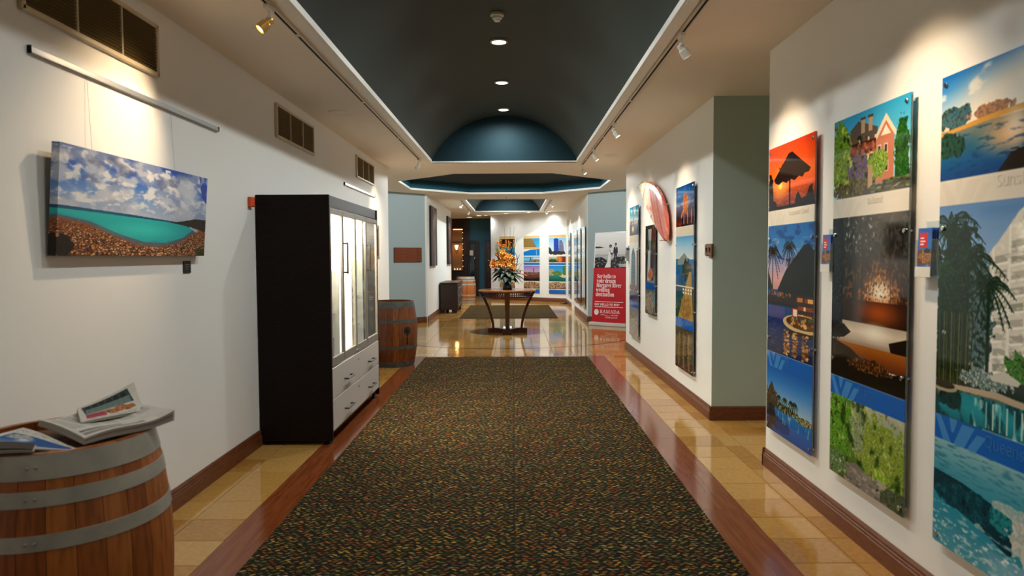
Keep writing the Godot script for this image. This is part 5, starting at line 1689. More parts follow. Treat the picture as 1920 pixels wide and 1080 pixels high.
func left_side():
	# beach canvas, its wires and its caption tag
	canvas_picture("beach_canvas", Vector3(XL, 1.513, -3.775), LEFT, 1.46, 0.492, 0.036, 0.072, print_mat("beach", pic_beach, 0.55), "wide unframed canvas of a turquoise bay with orange rocks and clouds")
	for z in [[-3.38, "thin steel picture wire nearer the camera"], [-4.2, "thin steel picture wire farther from the camera"]]:
		var b := MB.new()
		b.tube([Vector3(0, 2.362 - 1.98, 0.006), Vector3(0, 0.0, 0.022)], 0.0009, 5)
		var o = part("picture_wire", b, M.alu, self, Vector3(XL, 1.98, z[0]), Basis(Vector3.UP, LEFT))
		tag(o, z[1] + ", from the rail to the beach canvas", "wire")
	var ct := thing("caption_tag", "small black caption tag below the right corner of the beach canvas", "label", Vector3(XL, 1.405, -4.36), LEFT)
	boxpart("card", Vector3(0, 0.037, 0.004), Vector3(0.095, 0.074, 0.006), M.black, ct, 0.001)
	for i in 3:
		boxpart("print_line", Vector3(-0.005 * i, 0.052 - i * 0.014, 0.0072), Vector3(0.05 - 0.01 * i, 0.003, 0.0006), M.taupe, ct, 0.0)
	tag(boxpart("wall_tag", Vector3(XL + 0.016, 1.925, -5.43), Vector3(0.03, 0.075, 0.07), mat(C("e0531c"), 0.5), self, 0.004), "small orange tag on the left wall beside the top of the dark cabinet", "tag")
	# framed picture behind the cabinet, seen only in the panels' reflections
	var fp := thing("framed_picture", "dark picture in a grey frame on the left wall behind the display cabinet", "picture", Vector3(XL, 1.46, -10.15), LEFT)
	for s in [-1, 1]:
		boxpart("frame", Vector3(s * 0.335, 0.25, 0.014), Vector3(0.05, 0.5, 0.028), M.taupe, fp, 0.004)
		boxpart("frame", Vector3(0, 0.25 + s * 0.225, 0.014), Vector3(0.72, 0.05, 0.028), M.taupe, fp, 0.004)
	boxpart("picture_sheet", Vector3(0, 0.25, 0.008), Vector3(0.64, 0.42, 0.012), M.darkwood, fp, 0.0)
	cabinet()
	# barrels and what lies on them
	barrel(Vector3(-1.563, 0.008, -2.40), 0.3, "oak wine barrel in the left foreground with newspapers on top")
	barrel(Vector3(-1.68, 0, -9.72), 0.78, "oak wine barrel with a dark bung stain, standing beyond the display cabinet", true)
	var y := 0.899
	newspaper("newspaper with a blue picture lying flat on the near barrel, lowest and leftmost", print_mat("news1", pic_news.bind(1), 0.8),
		[Vector3(-1.798, y, -2.20), Vector3(-1.403, y, -2.185), Vector3(-1.388, y, -2.2), Vector3(-1.738, y, -2.46)], 1, func(u, w): return 0.004 * sin(u * 5.0), "newspapers on the near barrel")
	newspaper("thick folded newspaper with grey text columns, on top across the near barrel's rim", print_mat("news3", pic_news.bind(3), 0.8),
		[Vector3(-1.383, y + 0.004, -2.235), Vector3(-1.218, y + 0.004, -2.50), Vector3(-1.563, y + 0.004, -2.70), Vector3(-1.703, y + 0.004, -2.49)], 6, func(u, w): return 0.035 * u * u * (1.0 - 0.6 * w) + 0.008 * sin(u * 6.0 + w * 3.0), "newspapers on the near barrel")
	newspaper("open newspaper sheet with dark green headline panel, curling up at the back", print_mat("news2", pic_news.bind(2), 0.8),
		[Vector3(-1.633, y + 0.028, -2.60), Vector3(-1.488, y + 0.036, -2.73), Vector3(-1.353, y + 0.036, -2.55), Vector3(-1.508, y + 0.028, -2.42)], 1, func(u, w): return 0.06 * pow(u * (1.0 - w), 1.4) + 0.012 * (1.0 - w) + 0.006 * u, "newspapers on the near barrel")
	newspaper("dark brown folded paper at the front left edge of the near barrel", mat(C("3a2a20"), 0.8),
		[Vector3(-1.678, y + 0.008, -2.06), Vector3(-1.478, y + 0.008, -2.13), Vector3(-1.518, y + 0.008, -2.20), Vector3(-1.738, y + 0.008, -2.16)], 2, func(u, w): return 0.012 * sin(u * 3.0) , "newspapers on the near barrel")
	newspaper("small white leaflet lying on the barrel beyond the display cabinet", mat(C("e4e0da"), 0.7),
		[Vector3(-1.86, 0.859, -9.66), Vector3(-1.70, 0.859, -9.62), Vector3(-1.68, 0.859, -9.74), Vector3(-1.84, 0.859, -9.78)], 2, func(u, w): return 0.006 * u)

func bar_handle(parent, at: Vector3, l: float, vertical: bool):
	var b := MB.new()
	var d := Vector3.UP if vertical else Vector3.RIGHT
	b.box(Vector3(0, 0, 0.034), d * l + (Vector3.ONE - d) * 0.014, 0.004)
	for s in [-1, 1]:
		b.box(d * s * (l / 2 - 0.012) + Vector3(0, 0, 0.017), Vector3(0.014, 0.014, 0.034), 0.002)
	return part("handle", b, M.handle, parent, at)

func cabinet():
	var o := thing("display_cabinet", "tall black display cabinet with lit glass doors and white drawers", "cabinet", Vector3(XL + 0.005, 0, -6.52), LEFT)
	var zf := 0.578
	for s in [-1, 1]:
		boxpart("side_panel", Vector3(s * 0.965, 1.01, 0.289), Vector3(0.03, 1.96, 0.578), M.cabinet, o, 0.003)
	boxpart("top_panel", Vector3(0, 1.942, 0.285), Vector3(1.90, 0.094, 0.565), M.header, o, 0.004)
	boxpart("back_panel", Vector3(0, 1.0, 0.008), Vector3(1.90, 1.9, 0.012), M.white_in, o, 0.0)
	boxpart("deck", Vector3(0, 0.605, 0.28), Vector3(1.90, 0.02, 0.54), M.white_in, o, 0.0)
	boxpart("soffit_board", Vector3(0, 1.888, 0.28), Vector3(1.90, 0.012, 0.54), M.white_in, o, 0.0)
	boxpart("bottom_panel", Vector3(0, 0.085, 0.28), Vector3(1.93, 0.03, 0.55), M.cabinet, o, 0.003)
	for sx in [-1, 1]:
		for z in [0.06, 0.53]:
			var b := MB.new()
			b.lathe([Vector2(0.0005, 0.0), Vector2(0.03, 0.0), Vector2(0.03, 0.012), Vector2(0.018, 0.02), Vector2(0.018, 0.07)], 16)
			part("foot", b, M.black, o, Vector3(sx * 0.90, 0, z))
	var bx := [-0.95, -0.535, -0.06, 0.41, 0.95]
	for i in [1, 2, 3]:
		boxpart("partition", Vector3(bx[i], 1.25, 0.275), Vector3(0.018, 1.27, 0.52), M.white_in, o, 0.002)
	for i in 4:
		var x0: float = bx[i] + 0.0015
		var x1: float = bx[i + 1] - 0.0015
		var xm := (x0 + x1) / 2
		var w := x1 - x0
		var st := 0.024
		var b := MB.new()
		b.box(Vector3(x0 + st / 2, 1.2525, 0), Vector3(st, 1.271, 0.022), 0.003)
		b.box(Vector3(x1 - st / 2, 1.2525, 0), Vector3(st, 1.271, 0.022), 0.003)
		b.box(Vector3(xm, 1.865, 0), Vector3(w - 2 * st, 0.046, 0.022), 0.003)
		b.box(Vector3(xm, 0.654, 0), Vector3(w - 2 * st, 0.074, 0.022), 0.003)
		var door = part("door", b, M.taupe, o, Vector3(0, 0, zf - 0.011))
		boxpart("pane", Vector3(xm, 1.266, 0), Vector3(w - 2 * st + 0.004, 1.155, 0.005), M.glass, door, 0.0)
		if i % 2 == 1:
			bar_handle(door, Vector3(x0 + 0.012, 1.49, 0.011), 0.27, true)
		# strip lamp at the top of each compartment
		var lm = boxpart("lamp_strip", Vector3(xm, 1.876, 0.40), Vector3(w - 0.08, 0.008, 0.03), M.bulb, o, 0.002)
		var a := AreaLight3D.new()
		a.name = "cabinet_light"
		o.add_child(a, true)
		a.area_size = Vector2(w - 0.08, 0.05)
		a.light_energy = L.cabinet
		a.light_color = Color(1.0, 0.95, 0.84)
		a.area_range = 6.0
		a.shadow_enabled = true
		a.position = Vector3(xm, 1.868, 0.40)
		a.rotation = Vector3(-PI / 2, 0, 0)
	for s in [-0.028, 0.028]:
		var b := MB.new()
		b.lathe([Vector2(0.011, 0), Vector2(0.011, 0.008), Vector2(0.0005, 0.010)], 16, Transform3D(Basis(Vector3.RIGHT, PI / 2), Vector3.ZERO))
		part("door_lock", b, M.chrome, o, Vector3(bx[2] + s, 0.64, zf))
	for d in [[0.362, 0.608], [0.104, 0.356]]:
		var h: float = d[1] - d[0]
		var dr = boxpart("drawer", Vector3(0, (d[0] + d[1]) / 2, zf - 0.011), Vector3(1.90, h, 0.022), M.laminate, o, 0.002)
		for x in [-0.455, 0.515]:
			bar_handle(dr, Vector3(x, -0.022, 0.011), 0.24, false)
		var b := MB.new()
		b.lathe([Vector2(0.011, 0), Vector2(0.011, 0.005), Vector2(0.0005, 0.006)], 16, Transform3D(Basis(Vector3.RIGHT, PI / 2), Vector3.ZERO))
		part("lock", b, M.chrome, dr, Vector3(-0.03, h * 0.27, 0.011))
	var sh := mat(Color(0.72, 0.86, 0.80, 0.35), 0.05)
	sh.transparency = BaseMaterial3D.TRANSPARENCY_ALPHA
	for s in [[0, 1.38], [0, 1.02], [2, 1.69], [2, 1.46], [2, 1.12], [2, 0.84]]:
		var x0: float = bx[s[0]] + 0.012
		var x1: float = bx[s[0] + 1] - 0.012
		boxpart("glass_shelf", Vector3((x0 + x1) / 2, s[1], 0.27), Vector3(x1 - x0, 0.008, 0.47), sh, o, 0.001)
	# what is shown inside
	var gx := XL + 0.005
	var oc := thing("greeting_card", "orange card standing on the shelf inside the nearest cabinet door", "card", Vector3(gx + 0.40, 1.025, -5.93), 0.06)
	boxpart("front_leaf", Vector3(0, 0.095, 0.012), Vector3(0.16, 0.19, 0.003), mat(C("e8693c"), 0.5), oc, 0.0, Basis(Vector3.RIGHT, -0.06))
	boxpart("back_leaf", Vector3(0, 0.093, -0.012), Vector3(0.16, 0.186, 0.003), mat(C("e8a488"), 0.5), oc, 0.0, Basis(Vector3.RIGHT, 0.06))
	var bg := thing("magazine", "grey patterned magazine leaning at the bottom of the nearest cabinet compartment", "magazine", Vector3(gx + 0.42, 0.616, -5.92), 0.1)
	var m := Pic.new(120, 160, 111)
	m.im.fill(C("8d8a84"))
	m.rect(0.08, 0.06, 0.92, 0.2, "4a4846")
	m.rect(0.1, 0.26, 0.55, 0.7, "3f4240")
	m.rect(0.6, 0.3, 0.92, 0.55, "c8b090")
	m.dabs(40, 0.1, 0.75, 0.9, 0.95, 0.06, 0.02, ["d0ccc4", "5a5854"])
	boxpart("cover", Vector3(0, 0.10, 0.0), Vector3(0.16, 0.20, 0.006), mat(C("6f6c68"), 0.4), bg, 0.001, Basis(Vector3.RIGHT, -0.18))
	var q := MB.new()
	q.quad(Vector3(-0.078, 0.004, 0.0036), Vector3(0.078, 0.004, 0.0036), Vector3(0.078, 0.196, 0.0036), Vector3(-0.078, 0.196, 0.0036), Vector3.BACK)
	part("cover_print", q, img_mat(m.im, 0.35), bg, Vector3(0, 0.0, 0.018), Basis(Vector3.RIGHT, -0.18))
	for v in [[-6.86, 1.124, 0.40, "small grey glazed vase on a glass shelf in the cabinet's third compartment", C("6d7470"), 1.0], [-6.80, 0.844, 0.42, "small pale green glass jar on the lowest glass shelf in the cabinet", C("9fb8a4"), 0.7], [-6.84, 1.464, 0.38, "small cream bowl on a glass shelf in the cabinet's third compartment", C("cfc6b2"), 0.5]]:
		var b := MB.new()
		var k: float = v[5]
		b.lathe([Vector2(0.0005, 0), Vector2(0.032, 0), Vector2(0.05, 0.04 * k), Vector2(0.052, 0.07 * k), Vector2(0.034, 0.115 * k), Vector2(0.03, 0.14 * k), Vector2(0.038, 0.155 * k), Vector2(0.034, 0.155 * k), Vector2(0.026, 0.13 * k)], 24, Transform3D.IDENTITY, true)
		tag(part("ornament", b, mat(v[4], 0.25), self, Vector3(gx + v[2], v[1], v[0])), v[3], "ornament", "ornaments in the display cabinet")

func leaflet_holder(at: Vector3, label: String, which: String):
	var o := thing("leaflet_holder", label, "holder", at, RIGHT)
	boxpart("back_plate", Vector3(0, 0.12, 0.003), Vector3(0.112, 0.24, 0.004), M.acrylic, o, 0.001)
	boxpart("base_tray", Vector3(0, 0.005, 0.026), Vector3(0.112, 0.006, 0.046), M.acrylic, o, 0.001)
	for s in [-1, 1]:
		boxpart("side_wall", Vector3(s * 0.0545, 0.08, 0.026), Vector3(0.003, 0.16, 0.046), M.acrylic, o, 0.001)
	boxpart("front_lip", Vector3(0, 0.022, 0.049), Vector3(0.112, 0.044, 0.003), M.plastic, o, 0.001)
	var pm = print_mat("flyer", pic_flyer, 0.3)
	var b := MB.new()
	b.quad(Vector3(-0.05, 0, 0.0015), Vector3(0.05, 0, 0.0015), Vector3(0.05, 0.2, 0.0015), Vector3(-0.05, 0.2, 0.0015), Vector3.BACK)
	b.box(Vector3(0, 0.1, 0), Vector3(0.1, 0.2, 0.0026), 0.0)
	var fm := b.mesh()
	var ord := ["front", "second", "third", "back"]
	for i in 4:
		var l := thing("leaflet", ord[i] + " blue leaflet in the clear holder " + which, "leaflet", at + Vector3(-0.044 + i * 0.009, 0.009, 0), RIGHT, "leaflets in the holder " + which)
		part("sheet", fm, pm, l, Vector3(0, 0, 0), Basis(Vector3.RIGHT, -0.03))

func right_side():
	var sans := sysfont(["Droid Sans"])
	var ghost := mat(C("cbc3b4"), 0.4)
	var ghost_b := mat(C("2a6ebc"), 0.3)
	var gp := "tall photo panels on the right near wall"
	photo_panel(Vector3(XR, 0.305, -4.485), RIGHT, 0.742, 1.91, print_mat("island", pic_island), "photo panel topped by an orange sunset with a thatched umbrella, leftmost of the near three", gp,
		[["Denarau Island", -0.02, 1.43, 0.045, sans, ghost], ["Fiji", -0.05, 0.475, 0.05, sans, ghost_b]])
	photo_panel(Vector3(XR, 0.305, -3.505), RIGHT, 0.742, 1.91, print_mat("house", pic_house), "photo panel topped by a brick house with greenery, middle of the near three", gp,
		[["Ballarat", 0.0, 1.43, 0.042, sans, ghost], ["Victoria", -0.06, 0.475, 0.045, sans, ghost_b]])
	photo_panel(Vector3(XR, 0.305, -2.54), RIGHT, 0.742, 1.91, print_mat("coast", pic_coast), "photo panel of a jetty, white tower and breaking wave, at the right edge", gp,
		[["Sunshine Coast", -0.03, 1.42, 0.058, sans, ghost], ["Queensland", -0.06, 0.46, 0.06, sans, ghost_b]])
	photo_panel(Vector3(XR, 0.305, -7.24), RIGHT, 0.742, 1.91, print_mat("side0", pic_side.bind(0)), "narrow looking photo panel of a volcano dusk and a headland, beside the copper switch plate", "photo panels on the far right wall")
	photo_panel(Vector3(XR, 0.733, -9.06), RIGHT, 0.62, 1.15, print_mat("cellar", pic_cellar), "shorter photo panel with a wine glass, hung below the surfboard", "photo panels on the far right wall")
	photo_panel(Vector3(XR, 0.30, -10.28), RIGHT, 0.742, 1.91, print_mat("side1", pic_side.bind(1)), "photo panel of a glass tower under pale sky, farthest on the right wall", "photo panels on the far right wall")
	leaflet_holder(Vector3(XR, 1.40, -3.94), "clear leaflet holder with blue leaflets between the left and middle near photo panels", "left of the middle photo panel")
	leaflet_holder(Vector3(XR, 1.40, -3.0), "clear leaflet holder with blue leaflets between the middle and right near photo panels", "right of the middle photo panel")
	leaflet_holder(Vector3(XR, 1.41, -10.93), "clear leaflet holder at the far end of the right wall beside the banner", "at the far end of the right wall")
	# surfboard
	var o := thing("surfboard_piece", "white and coral red striped piece of a surfboard mounted on the right wall", "surfboard", Vector3(XR, 1.65, -8.85), RIGHT)
	var raw := [[-9.82, 2.47], [-9.62, 2.49], [-9.42, 2.478], [-9.16, 2.458], [-8.92, 2.423], [-8.65, 2.365], [-8.405, 2.28], [-8.2, 2.18], [-8.05, 2.066], [-7.95, 1.95], [-7.905, 1.84], [-7.905, 1.73], [-7.95, 1.665], [-8.06, 1.655], [-8.19, 1.69], [-8.52, 1.81], [-8.88, 1.958], [-9.15, 2.09], [-9.42, 2.235], [-9.62, 2.35], [-9.76, 2.43]]
	var out := []
	var cen := Vector2.ZERO
	for r in raw:
		out.append(Vector2(r[0] + 8.85, r[1] - 1.65))
	for p in out: cen += p / out.size()
	var b := MB.new()
	var lo := Vector2(-0.98, 0.0)
	var sz := Vector2(1.93, 0.84)
	var rings := [[0.94, 0.030], [1.0, 0.045], [0.985, 0.058], [0.93, 0.068], [0.7, 0.075], [0.3, 0.078]]
	var uv := func(p): return Vector2((p.x - lo.x) / sz.x, 1.0 - (p.y - lo.y) / sz.y)
	for i in out.size():
		var p: Vector2 = out[i]
		var q: Vector2 = out[(i + 1) % out.size()]
		for k in rings.size() - 1:
			var c := []
			for w in [[p, k], [q, k], [q, k + 1], [p, k + 1]]:
				var v: Vector2 = cen + (w[0] - cen) * rings[w[1]][0]
				c.append([Vector3(v.x, v.y, rings[w[1]][1]), uv.call(v)])
			var od: Vector2 = (p + q) / 2 - cen
			b.quad(c[0][0], c[1][0], c[2][0], c[3][0], Vector3(od.x, od.y, 0.3 if k > 0 else -0.3), c[0][1], c[1][1], c[2][1], c[3][1])
		for e in [[0.3, 0.078, Vector3.BACK], [0.94, 0.030, Vector3.FORWARD]]:
			var a1: Vector2 = cen + (p - cen) * e[0]
			var a2: Vector2 = cen + (q - cen) * e[0]
			b.tri(Vector3(cen.x, cen.y, e[1]), Vector3(a1.x, a1.y, e[1]), Vector3(a2.x, a2.y, e[1]), e[2], uv.call(cen), uv.call(a1), uv.call(a2))
	part("board", b, print_mat("board", pic_board, 0.25), o)
	for p in [Vector2(-0.55, 0.82), Vector2(0.78, 0.43), Vector2(0.62, 0.02), Vector2(-0.9, 0.78)]:
		b = MB.new()
		b.tube([Vector3(p.x, p.y, 0), Vector3(p.x, p.y, 0.085)], 0.006, 8)
		b.tube([Vector3(p.x - 0.02, p.y, 0.06), Vector3(p.x + 0.035, p.y, 0.06)], 0.004, 8)
		part("mounting_pin", b, M.chrome, o)
	# switch plate
	var s := thing("switch_plate", "small copper coloured switch plate on the far right wall near its corner", "switch", Vector3(XR, 1.495, -6.43), RIGHT)
	var cop := mat(C("8a5a34"), 0.35, 0.7)
	boxpart("plate", Vector3(0, 0.05, 0.008), Vector3(0.22, 0.1, 0.016), cop, s, 0.003)
	boxpart("backing_block", Vector3(0, 0.05, 0.002), Vector3(0.232, 0.112, 0.006), M.darkwood, s, 0.001)
	for x in [-0.05, 0.05]:
		boxpart("rocker", Vector3(x, 0.05, 0.018), Vector3(0.03, 0.045, 0.008), M.darkwood, s, 0.002, Basis(Vector3.RIGHT, 0.15))
	boxpart("lower_tab", Vector3(0.06, -0.008, 0.006), Vector3(0.09, 0.03, 0.012), cop, s, 0.002)

# =====================================================================================================
# foyer: table with flowers, banner, plaque
# =====================================================================================================
func petal(b: MB, base: Vector3, tip: Vector3, w: float, bend: Vector3, cup := 0.3):
	var d := (tip - base)
	var side := d.cross(bend).normalized()
	if side.length() < 0.5: side = d.cross(Vector3.RIGHT).normalized()
	var nrm := side.cross(d).normalized()
	b.grid(func(u: float, v: float):
		var p := base + d * v + bend * (4.0 * v * (1.0 - v)) * 0.5
		var hw := w * pow(sin(PI * clampf(v * 0.92 + 0.06, 0.0, 1.0)), 0.7)
		var s := u * 2.0 - 1.0
		return p + side * s * hw + nrm * (s * s * hw * cup), 4, 6)

func bloom_mesh(k: int, r: float, n: int, open: float) -> ArrayMesh:
	var g := RandomNumberGenerator.new()
	g.seed = 300 + k
	var b := MB.new()
	for i in n:
		var a := TAU * i / n + g.randf_range(-0.15, 0.15)
		var tip := Vector3(cos(a) * r * open, r * g.randf_range(0.55, 0.8), sin(a) * r * open)
		petal(b, Vector3.ZERO, tip, r * 0.32, Vector3(cos(a), 0.6, sin(a)) * r * 0.28, 0.35)
	for i in n:
		var a := TAU * (i + 0.5) / n
		petal(b, Vector3.ZERO, Vector3(cos(a) * r * open * 0.6, r * 0.85, sin(a) * r * open * 0.6), r * 0.26, Vector3(cos(a), 0.4, sin(a)) * r * 0.2, 0.4)
	return b.mesh()

func leaf_mat(c: Color, rough := 0.45) -> StandardMaterial3D:
	var m := mat(c, rough)
	m.backlight_enabled = true
	m.backlight = c.darkened(0.6)
	return m

func foyer():
	var tc := Vector3(-0.125, 0, -13.75)
	var o := thing("flower_table", "round timber foyer table on four curved dark legs holding the flower arrangement", "table", tc)
	var b := MB.new()
	b.lathe([Vector2(0.0005, 0.806), Vector2(0.535, 0.806), Vector2(0.556, 0.816), Vector2(0.565, 0.83), Vector2(0.556, 0.842), Vector2(0.54, 0.846), Vector2(0.0005, 0.846)], 64)
	part("tabletop", b, M.tabletop, o)
	for y in [0.795, 0.755, 0.708]:
		b = MB.new()
		b.lathe([Vector2(0.43, y - 0.008), Vector2(0.47, y - 0.008), Vector2(0.47, y + 0.008), Vector2(0.43, y + 0.008), Vector2(0.43, y - 0.008)], 56)
		part("gallery_ring", b, M.redwood, o)
	b = MB.new()
	for i in 60:
		var a := TAU * i / 60
		b.box(Vector3(cos(a) * 0.45, 0.752, sin(a) * 0.45), Vector3(0.012, 0.09, 0.018), 0.0, Basis(Vector3.UP, -a))
	stuff(part("gallery_spindles", b, M.redwood, o))
	for q in 4:
		var a := PI / 2 * q
		b = MB.new()
		var prev := []
		for k in 17:
			var t := k / 16.0
			var y := lerpf(0.80, 0.055, t)
			# out at the top, sweeping in and then nearly straight down
			var r := lerpf(0.515, 0.275, 1.0 - pow(1.0 - t, 1.75))
			var tw := lerpf(0.048, 0.036, t)
			var th := lerpf(0.030, 0.022, t)
			var ring := [Vector3(r - th, y, -tw), Vector3(r + th, y, -tw), Vector3(r + th, y, tw), Vector3(r - th, y, tw)]
			if prev.size():
				for e in 4:
					var f := (e + 1) % 4
					var od: Vector3 = [Vector3(0, 0, -1), Vector3(1, 0, 0), Vector3(0, 0, 1), Vector3(-1, 0, 0)][e]
					b.quad(prev[e], prev[f], ring[f], ring[e], od)
			else:
				b.quad(ring[0], ring[1], ring[2], ring[3], Vector3.UP)
			prev = ring
		part("leg", b, M.redwood, o, Vector3.ZERO, Basis(Vector3.UP, a))
		b = MB.new()
		b.prism(PackedVector2Array([Vector2(0.06, 0.0), Vector2(0.375, 0.0), Vector2(0.385, 0.012), Vector2(0.385, 0.085), Vector2(0.36, 0.1), Vector2(0.2, 0.098), Vector2(0.06, 0.075)]), 0.17, Transform3D(Basis.IDENTITY, Vector3(0, 0, -0.085)))
		part("foot", b, M.redwood, o, Vector3.ZERO, Basis(Vector3.UP, a))
	b = MB.new()
	b.box(Vector3(0, 0.0375, 0), Vector3(0.2, 0.073, 0.2), 0.008)
	part("base_block", b, M.redwood, o)
	# vase
	var vp := tc + Vector3(0, 0.846, 0)
	b = MB.new()
	b.lathe([Vector2(0.0005, 0), Vector2(0.088, 0), Vector2(0.094, 0.012), Vector2(0.086, 0.06), Vector2(0.066, 0.12), Vector2(0.05, 0.17), Vector2(0.056, 0.20), Vector2(0.05, 0.20), Vector2(0.044, 0.17), Vector2(0.03, 0.12)], 32, Transform3D.IDENTITY, true)
	tag(part("vase", b, mat(C("0d0c0b"), 0.25), self, vp), "dark tapered vase standing on the round foyer table", "vase")
	flowers(vp)
	banner()
	var p := thing("timber_plaque", "small dark red timber plaque on the slanted grey blue wall at left", "plaque", Vector3(-2.363, 1.372, -15.687), PI / 4)
	boxpart("board", Vector3(0, 0.162, 0.02), Vector3(0.75, 0.324, 0.034), noisy([C("48200f"), C("7a3a1c"), C("93502a"), C("5c2a14")], 0.012, Vector3(0.5, 14, 14), 0.35, 37), p, 0.006)
	boxpart("hanging_cleat", Vector3(0, 0.2, 0.002), Vector3(0.4, 0.05, 0.006), M.darkwood, p, 0.0)

func flowers(vp: Vector3):
	var o := thing("flower_arrangement", "large arrangement of orange lilies, dark leaves and tall twigs in the dark vase", "flowers", vp)
	var g := RandomNumberGenerator.new()
	g.seed = 9
	# F: place given by the look of the bouquet from the corridor, in metres beside and above the table's middle
	var F := func(zx, zy, dz): return Vector3((zx - 440) * 0.00143, (945 - zy) * 0.00143, dz)
	var orange := [leaf_mat(C("f0a040")), leaf_mat(C("f4b458")), leaf_mat(C("e08a30")), leaf_mat(C("f6c678"))]
	var meshes := []
	for k in 4: meshes.append(bloom_mesh(k, 0.062, 6, 0.95))
	var spots := []
	for c in [[375, 485, 70, 52, 13], [285, 600, 62, 55, 12], [462, 555, 58, 58, 12], [395, 590, 70, 60, 14], [470, 630, 60, 40, 7], [505, 650, 34, 36, 4]]:
		for i in c[4]:
			var a := g.randf() * TAU
			var r := sqrt(g.randf())
			spots.append(F.call(c[0] + cos(a) * r * c[2], c[1] + sin(a) * r * c[3], g.randf_range(-0.12, 0.16)))
	for s in spots:
		var up := Vector3(s.x * 0.8, 0.12, s.z * 1.2 + 0.22).normalized()
		var B := Basis(Quaternion(Vector3.UP, up)) * Basis(Vector3.UP, g.randf() * TAU)
		part("bloom", meshes[g.randi() % 4], orange[g.randi() % 4], o, s, B.scaled(Vector3.ONE * g.randf_range(0.75, 1.15)))
	# upright orange spikes at the top, with green between
	var green := [leaf_mat(C("4a5626"), 0.65), leaf_mat(C("26331c"), 0.65), leaf_mat(C("6a7236"), 0.65), leaf_mat(C("1c2418"), 0.6)]
	for c in [[330, 330, 10], [385, 365, 8], [490, 350, 10], [455, 400, 5], [350, 400, 5]]:
		for i in c[2]:
			var s: Vector3 = F.call(c[0] + g.randf_range(-34, 34), c[1] + g.randf_range(-45, 45), g.randf_range(-0.08, 0.08))
			part("bud", meshes[g.randi() % 4], orange[g.randi() % 3], o, s, Basis(Vector3.UP, g.randf() * TAU).scaled(Vector3(0.26, 0.6, 0.26)))
	var leaf := func(called, base: Vector3, tip: Vector3, w: float, m, bend := 0.12):
		var b := MB.new()
		petal(b, base, tip, w, Vector3(0, 1, 0.15) * bend, 0.25)
		part(called, b, m, o)
	for i in 40:
		var a := g.randf_range(-1.5, 1.5)
		var base: Vector3 = F.call(400 + 60 * sin(a), 560, g.randf_range(-0.1, 0.1))
		leaf.call("grass_leaf", base, base + Vector3(sin(a) * 0.12, g.randf_range(0.16, 0.42), g.randf_range(-0.1, 0.1)), 0.012, green[g.randi() % 3], 0.02)
	# dark broad leaves low down, spreading to both sides
	for c in [[205, 820, 0.05, 0.035], [250, 770, 0.16, 0.04], [190, 770, -0.1, 0.03], [650, 860, 0.05, 0.03], [690, 830, 0.1, 0.035], [620, 800, 0.2, 0.04], [330, 830, 0.25, 0.055], [560, 850, 0.22, 0.045], [420, 840, 0.3, 0.06], [730, 780, 0.0, 0.03], [160, 700, -0.05, 0.02], [300, 700, 0.22, 0.05], [520, 800, 0.28, 0.055], [610, 720, 0.15, 0.04], [240, 850, 0.12, 0.035], [380, 860, 0.3, 0.05], [480, 870, 0.28, 0.05], [600, 870, 0.12, 0.03], [270, 640, 0.2, 0.035], [590, 770, 0.24, 0.045], [670, 700, 0.05, 0.03], [230, 730, 0.2, 0.04]]:
		leaf.call("broad_leaf", F.call(430, 745, 0.02), F.call(c[0], c[1], c[2]), c[3] * 1.25, green[[1, 3, 3, 0][g.randi() % 4]], 0.10)
	for c in [[470, 770, 0.26, 0.06], [390, 715, 0.22, 0.05], [540, 720, 0.2, 0.05], [360, 780, 0.24, 0.04]]:
		leaf.call("pale_leaf", F.call(430, 690, 0.1), F.call(c[0], c[1], c[2]), c[3], leaf_mat(C("5f6a5a"), 0.7), 0.05)
	# round dark red and purple heads, red and orange heliconias at right
	for c in [[290, 690, 0.14, 0.045, "4a120f"], [350, 690, 0.18, 0.036, "2c1c48"], [410, 688, 0.18, 0.03, "9c3a2c"], [330, 730, 0.12, 0.04, "3a1410"], [500, 680, 0.16, 0.035, "5a1712"], [550, 665, 0.15, 0.04, "e0b45a"], [470, 690, 0.2, 0.03, "16140f"]]:
		var b := MB.new()
		var r: float = c[3]
		for k in 14:
			var a := k * 2.399
			var y := 1.0 - k / 7.0
			var d := Vector3(sqrt(maxf(0, 1 - y * y)) * cos(a), y, sqrt(maxf(0, 1 - y * y)) * sin(a))
			petal(b, d * r * 0.3, d * r + Vector3(0, r * 0.25, 0), r * 0.45, d * r * 0.3, 0.4)
		part("flower_head", b, leaf_mat(C(c[4])), o, F.call(c[0], c[1], c[2]))
	for c in [[600, 640, 680, 570, "d06a4a"], [580, 700, 625, 640, "b02418"], [600, 740, 700, 745, "e8521c"], [640, 760, 720, 755, "f0a028"], [590, 660, 650, 600, "e8d0a0"], [610, 690, 620, 720, "a01c14"], [290, 810, 240, 850, "c04a5a"], [300, 800, 275, 830, "b83a4a"]]:
		leaf.call("bract", F.call(c[0], c[1], 0.1), F.call(c[2], c[3], 0.14), 0.018, leaf_mat(C(c[4])), 0.02)
	# bare twigs
	var tw := mat(C("2a2219"), 0.7)
	for c in [[430, 560, 400, 90, 0.0025], [470, 500, 485, 105, 0.0025], [490, 480, 540, 90, 0.0025], [510, 470, 575, 260, 0.003], [330, 460, 290, 265, 0.002]]:
		var b := MB.new()
		var p0: Vector3 = F.call(c[0], c[1], 0.0)
		var p1: Vector3 = F.call(c[2], c[3], 0.02)
		b.tube([p0, p0.lerp(p1, 0.5) + Vector3(0.006, 0, 0), p1], [0.004, c[4], c[4]], 6)
		b.lathe([Vector2(0.0005, -0.008), Vector2(0.006, 0), Vector2(0.0005, 0.01)], 8, Transform3D(Basis.IDENTITY, p1))
		part("twig", b, tw, o)
	var br := MB.new()
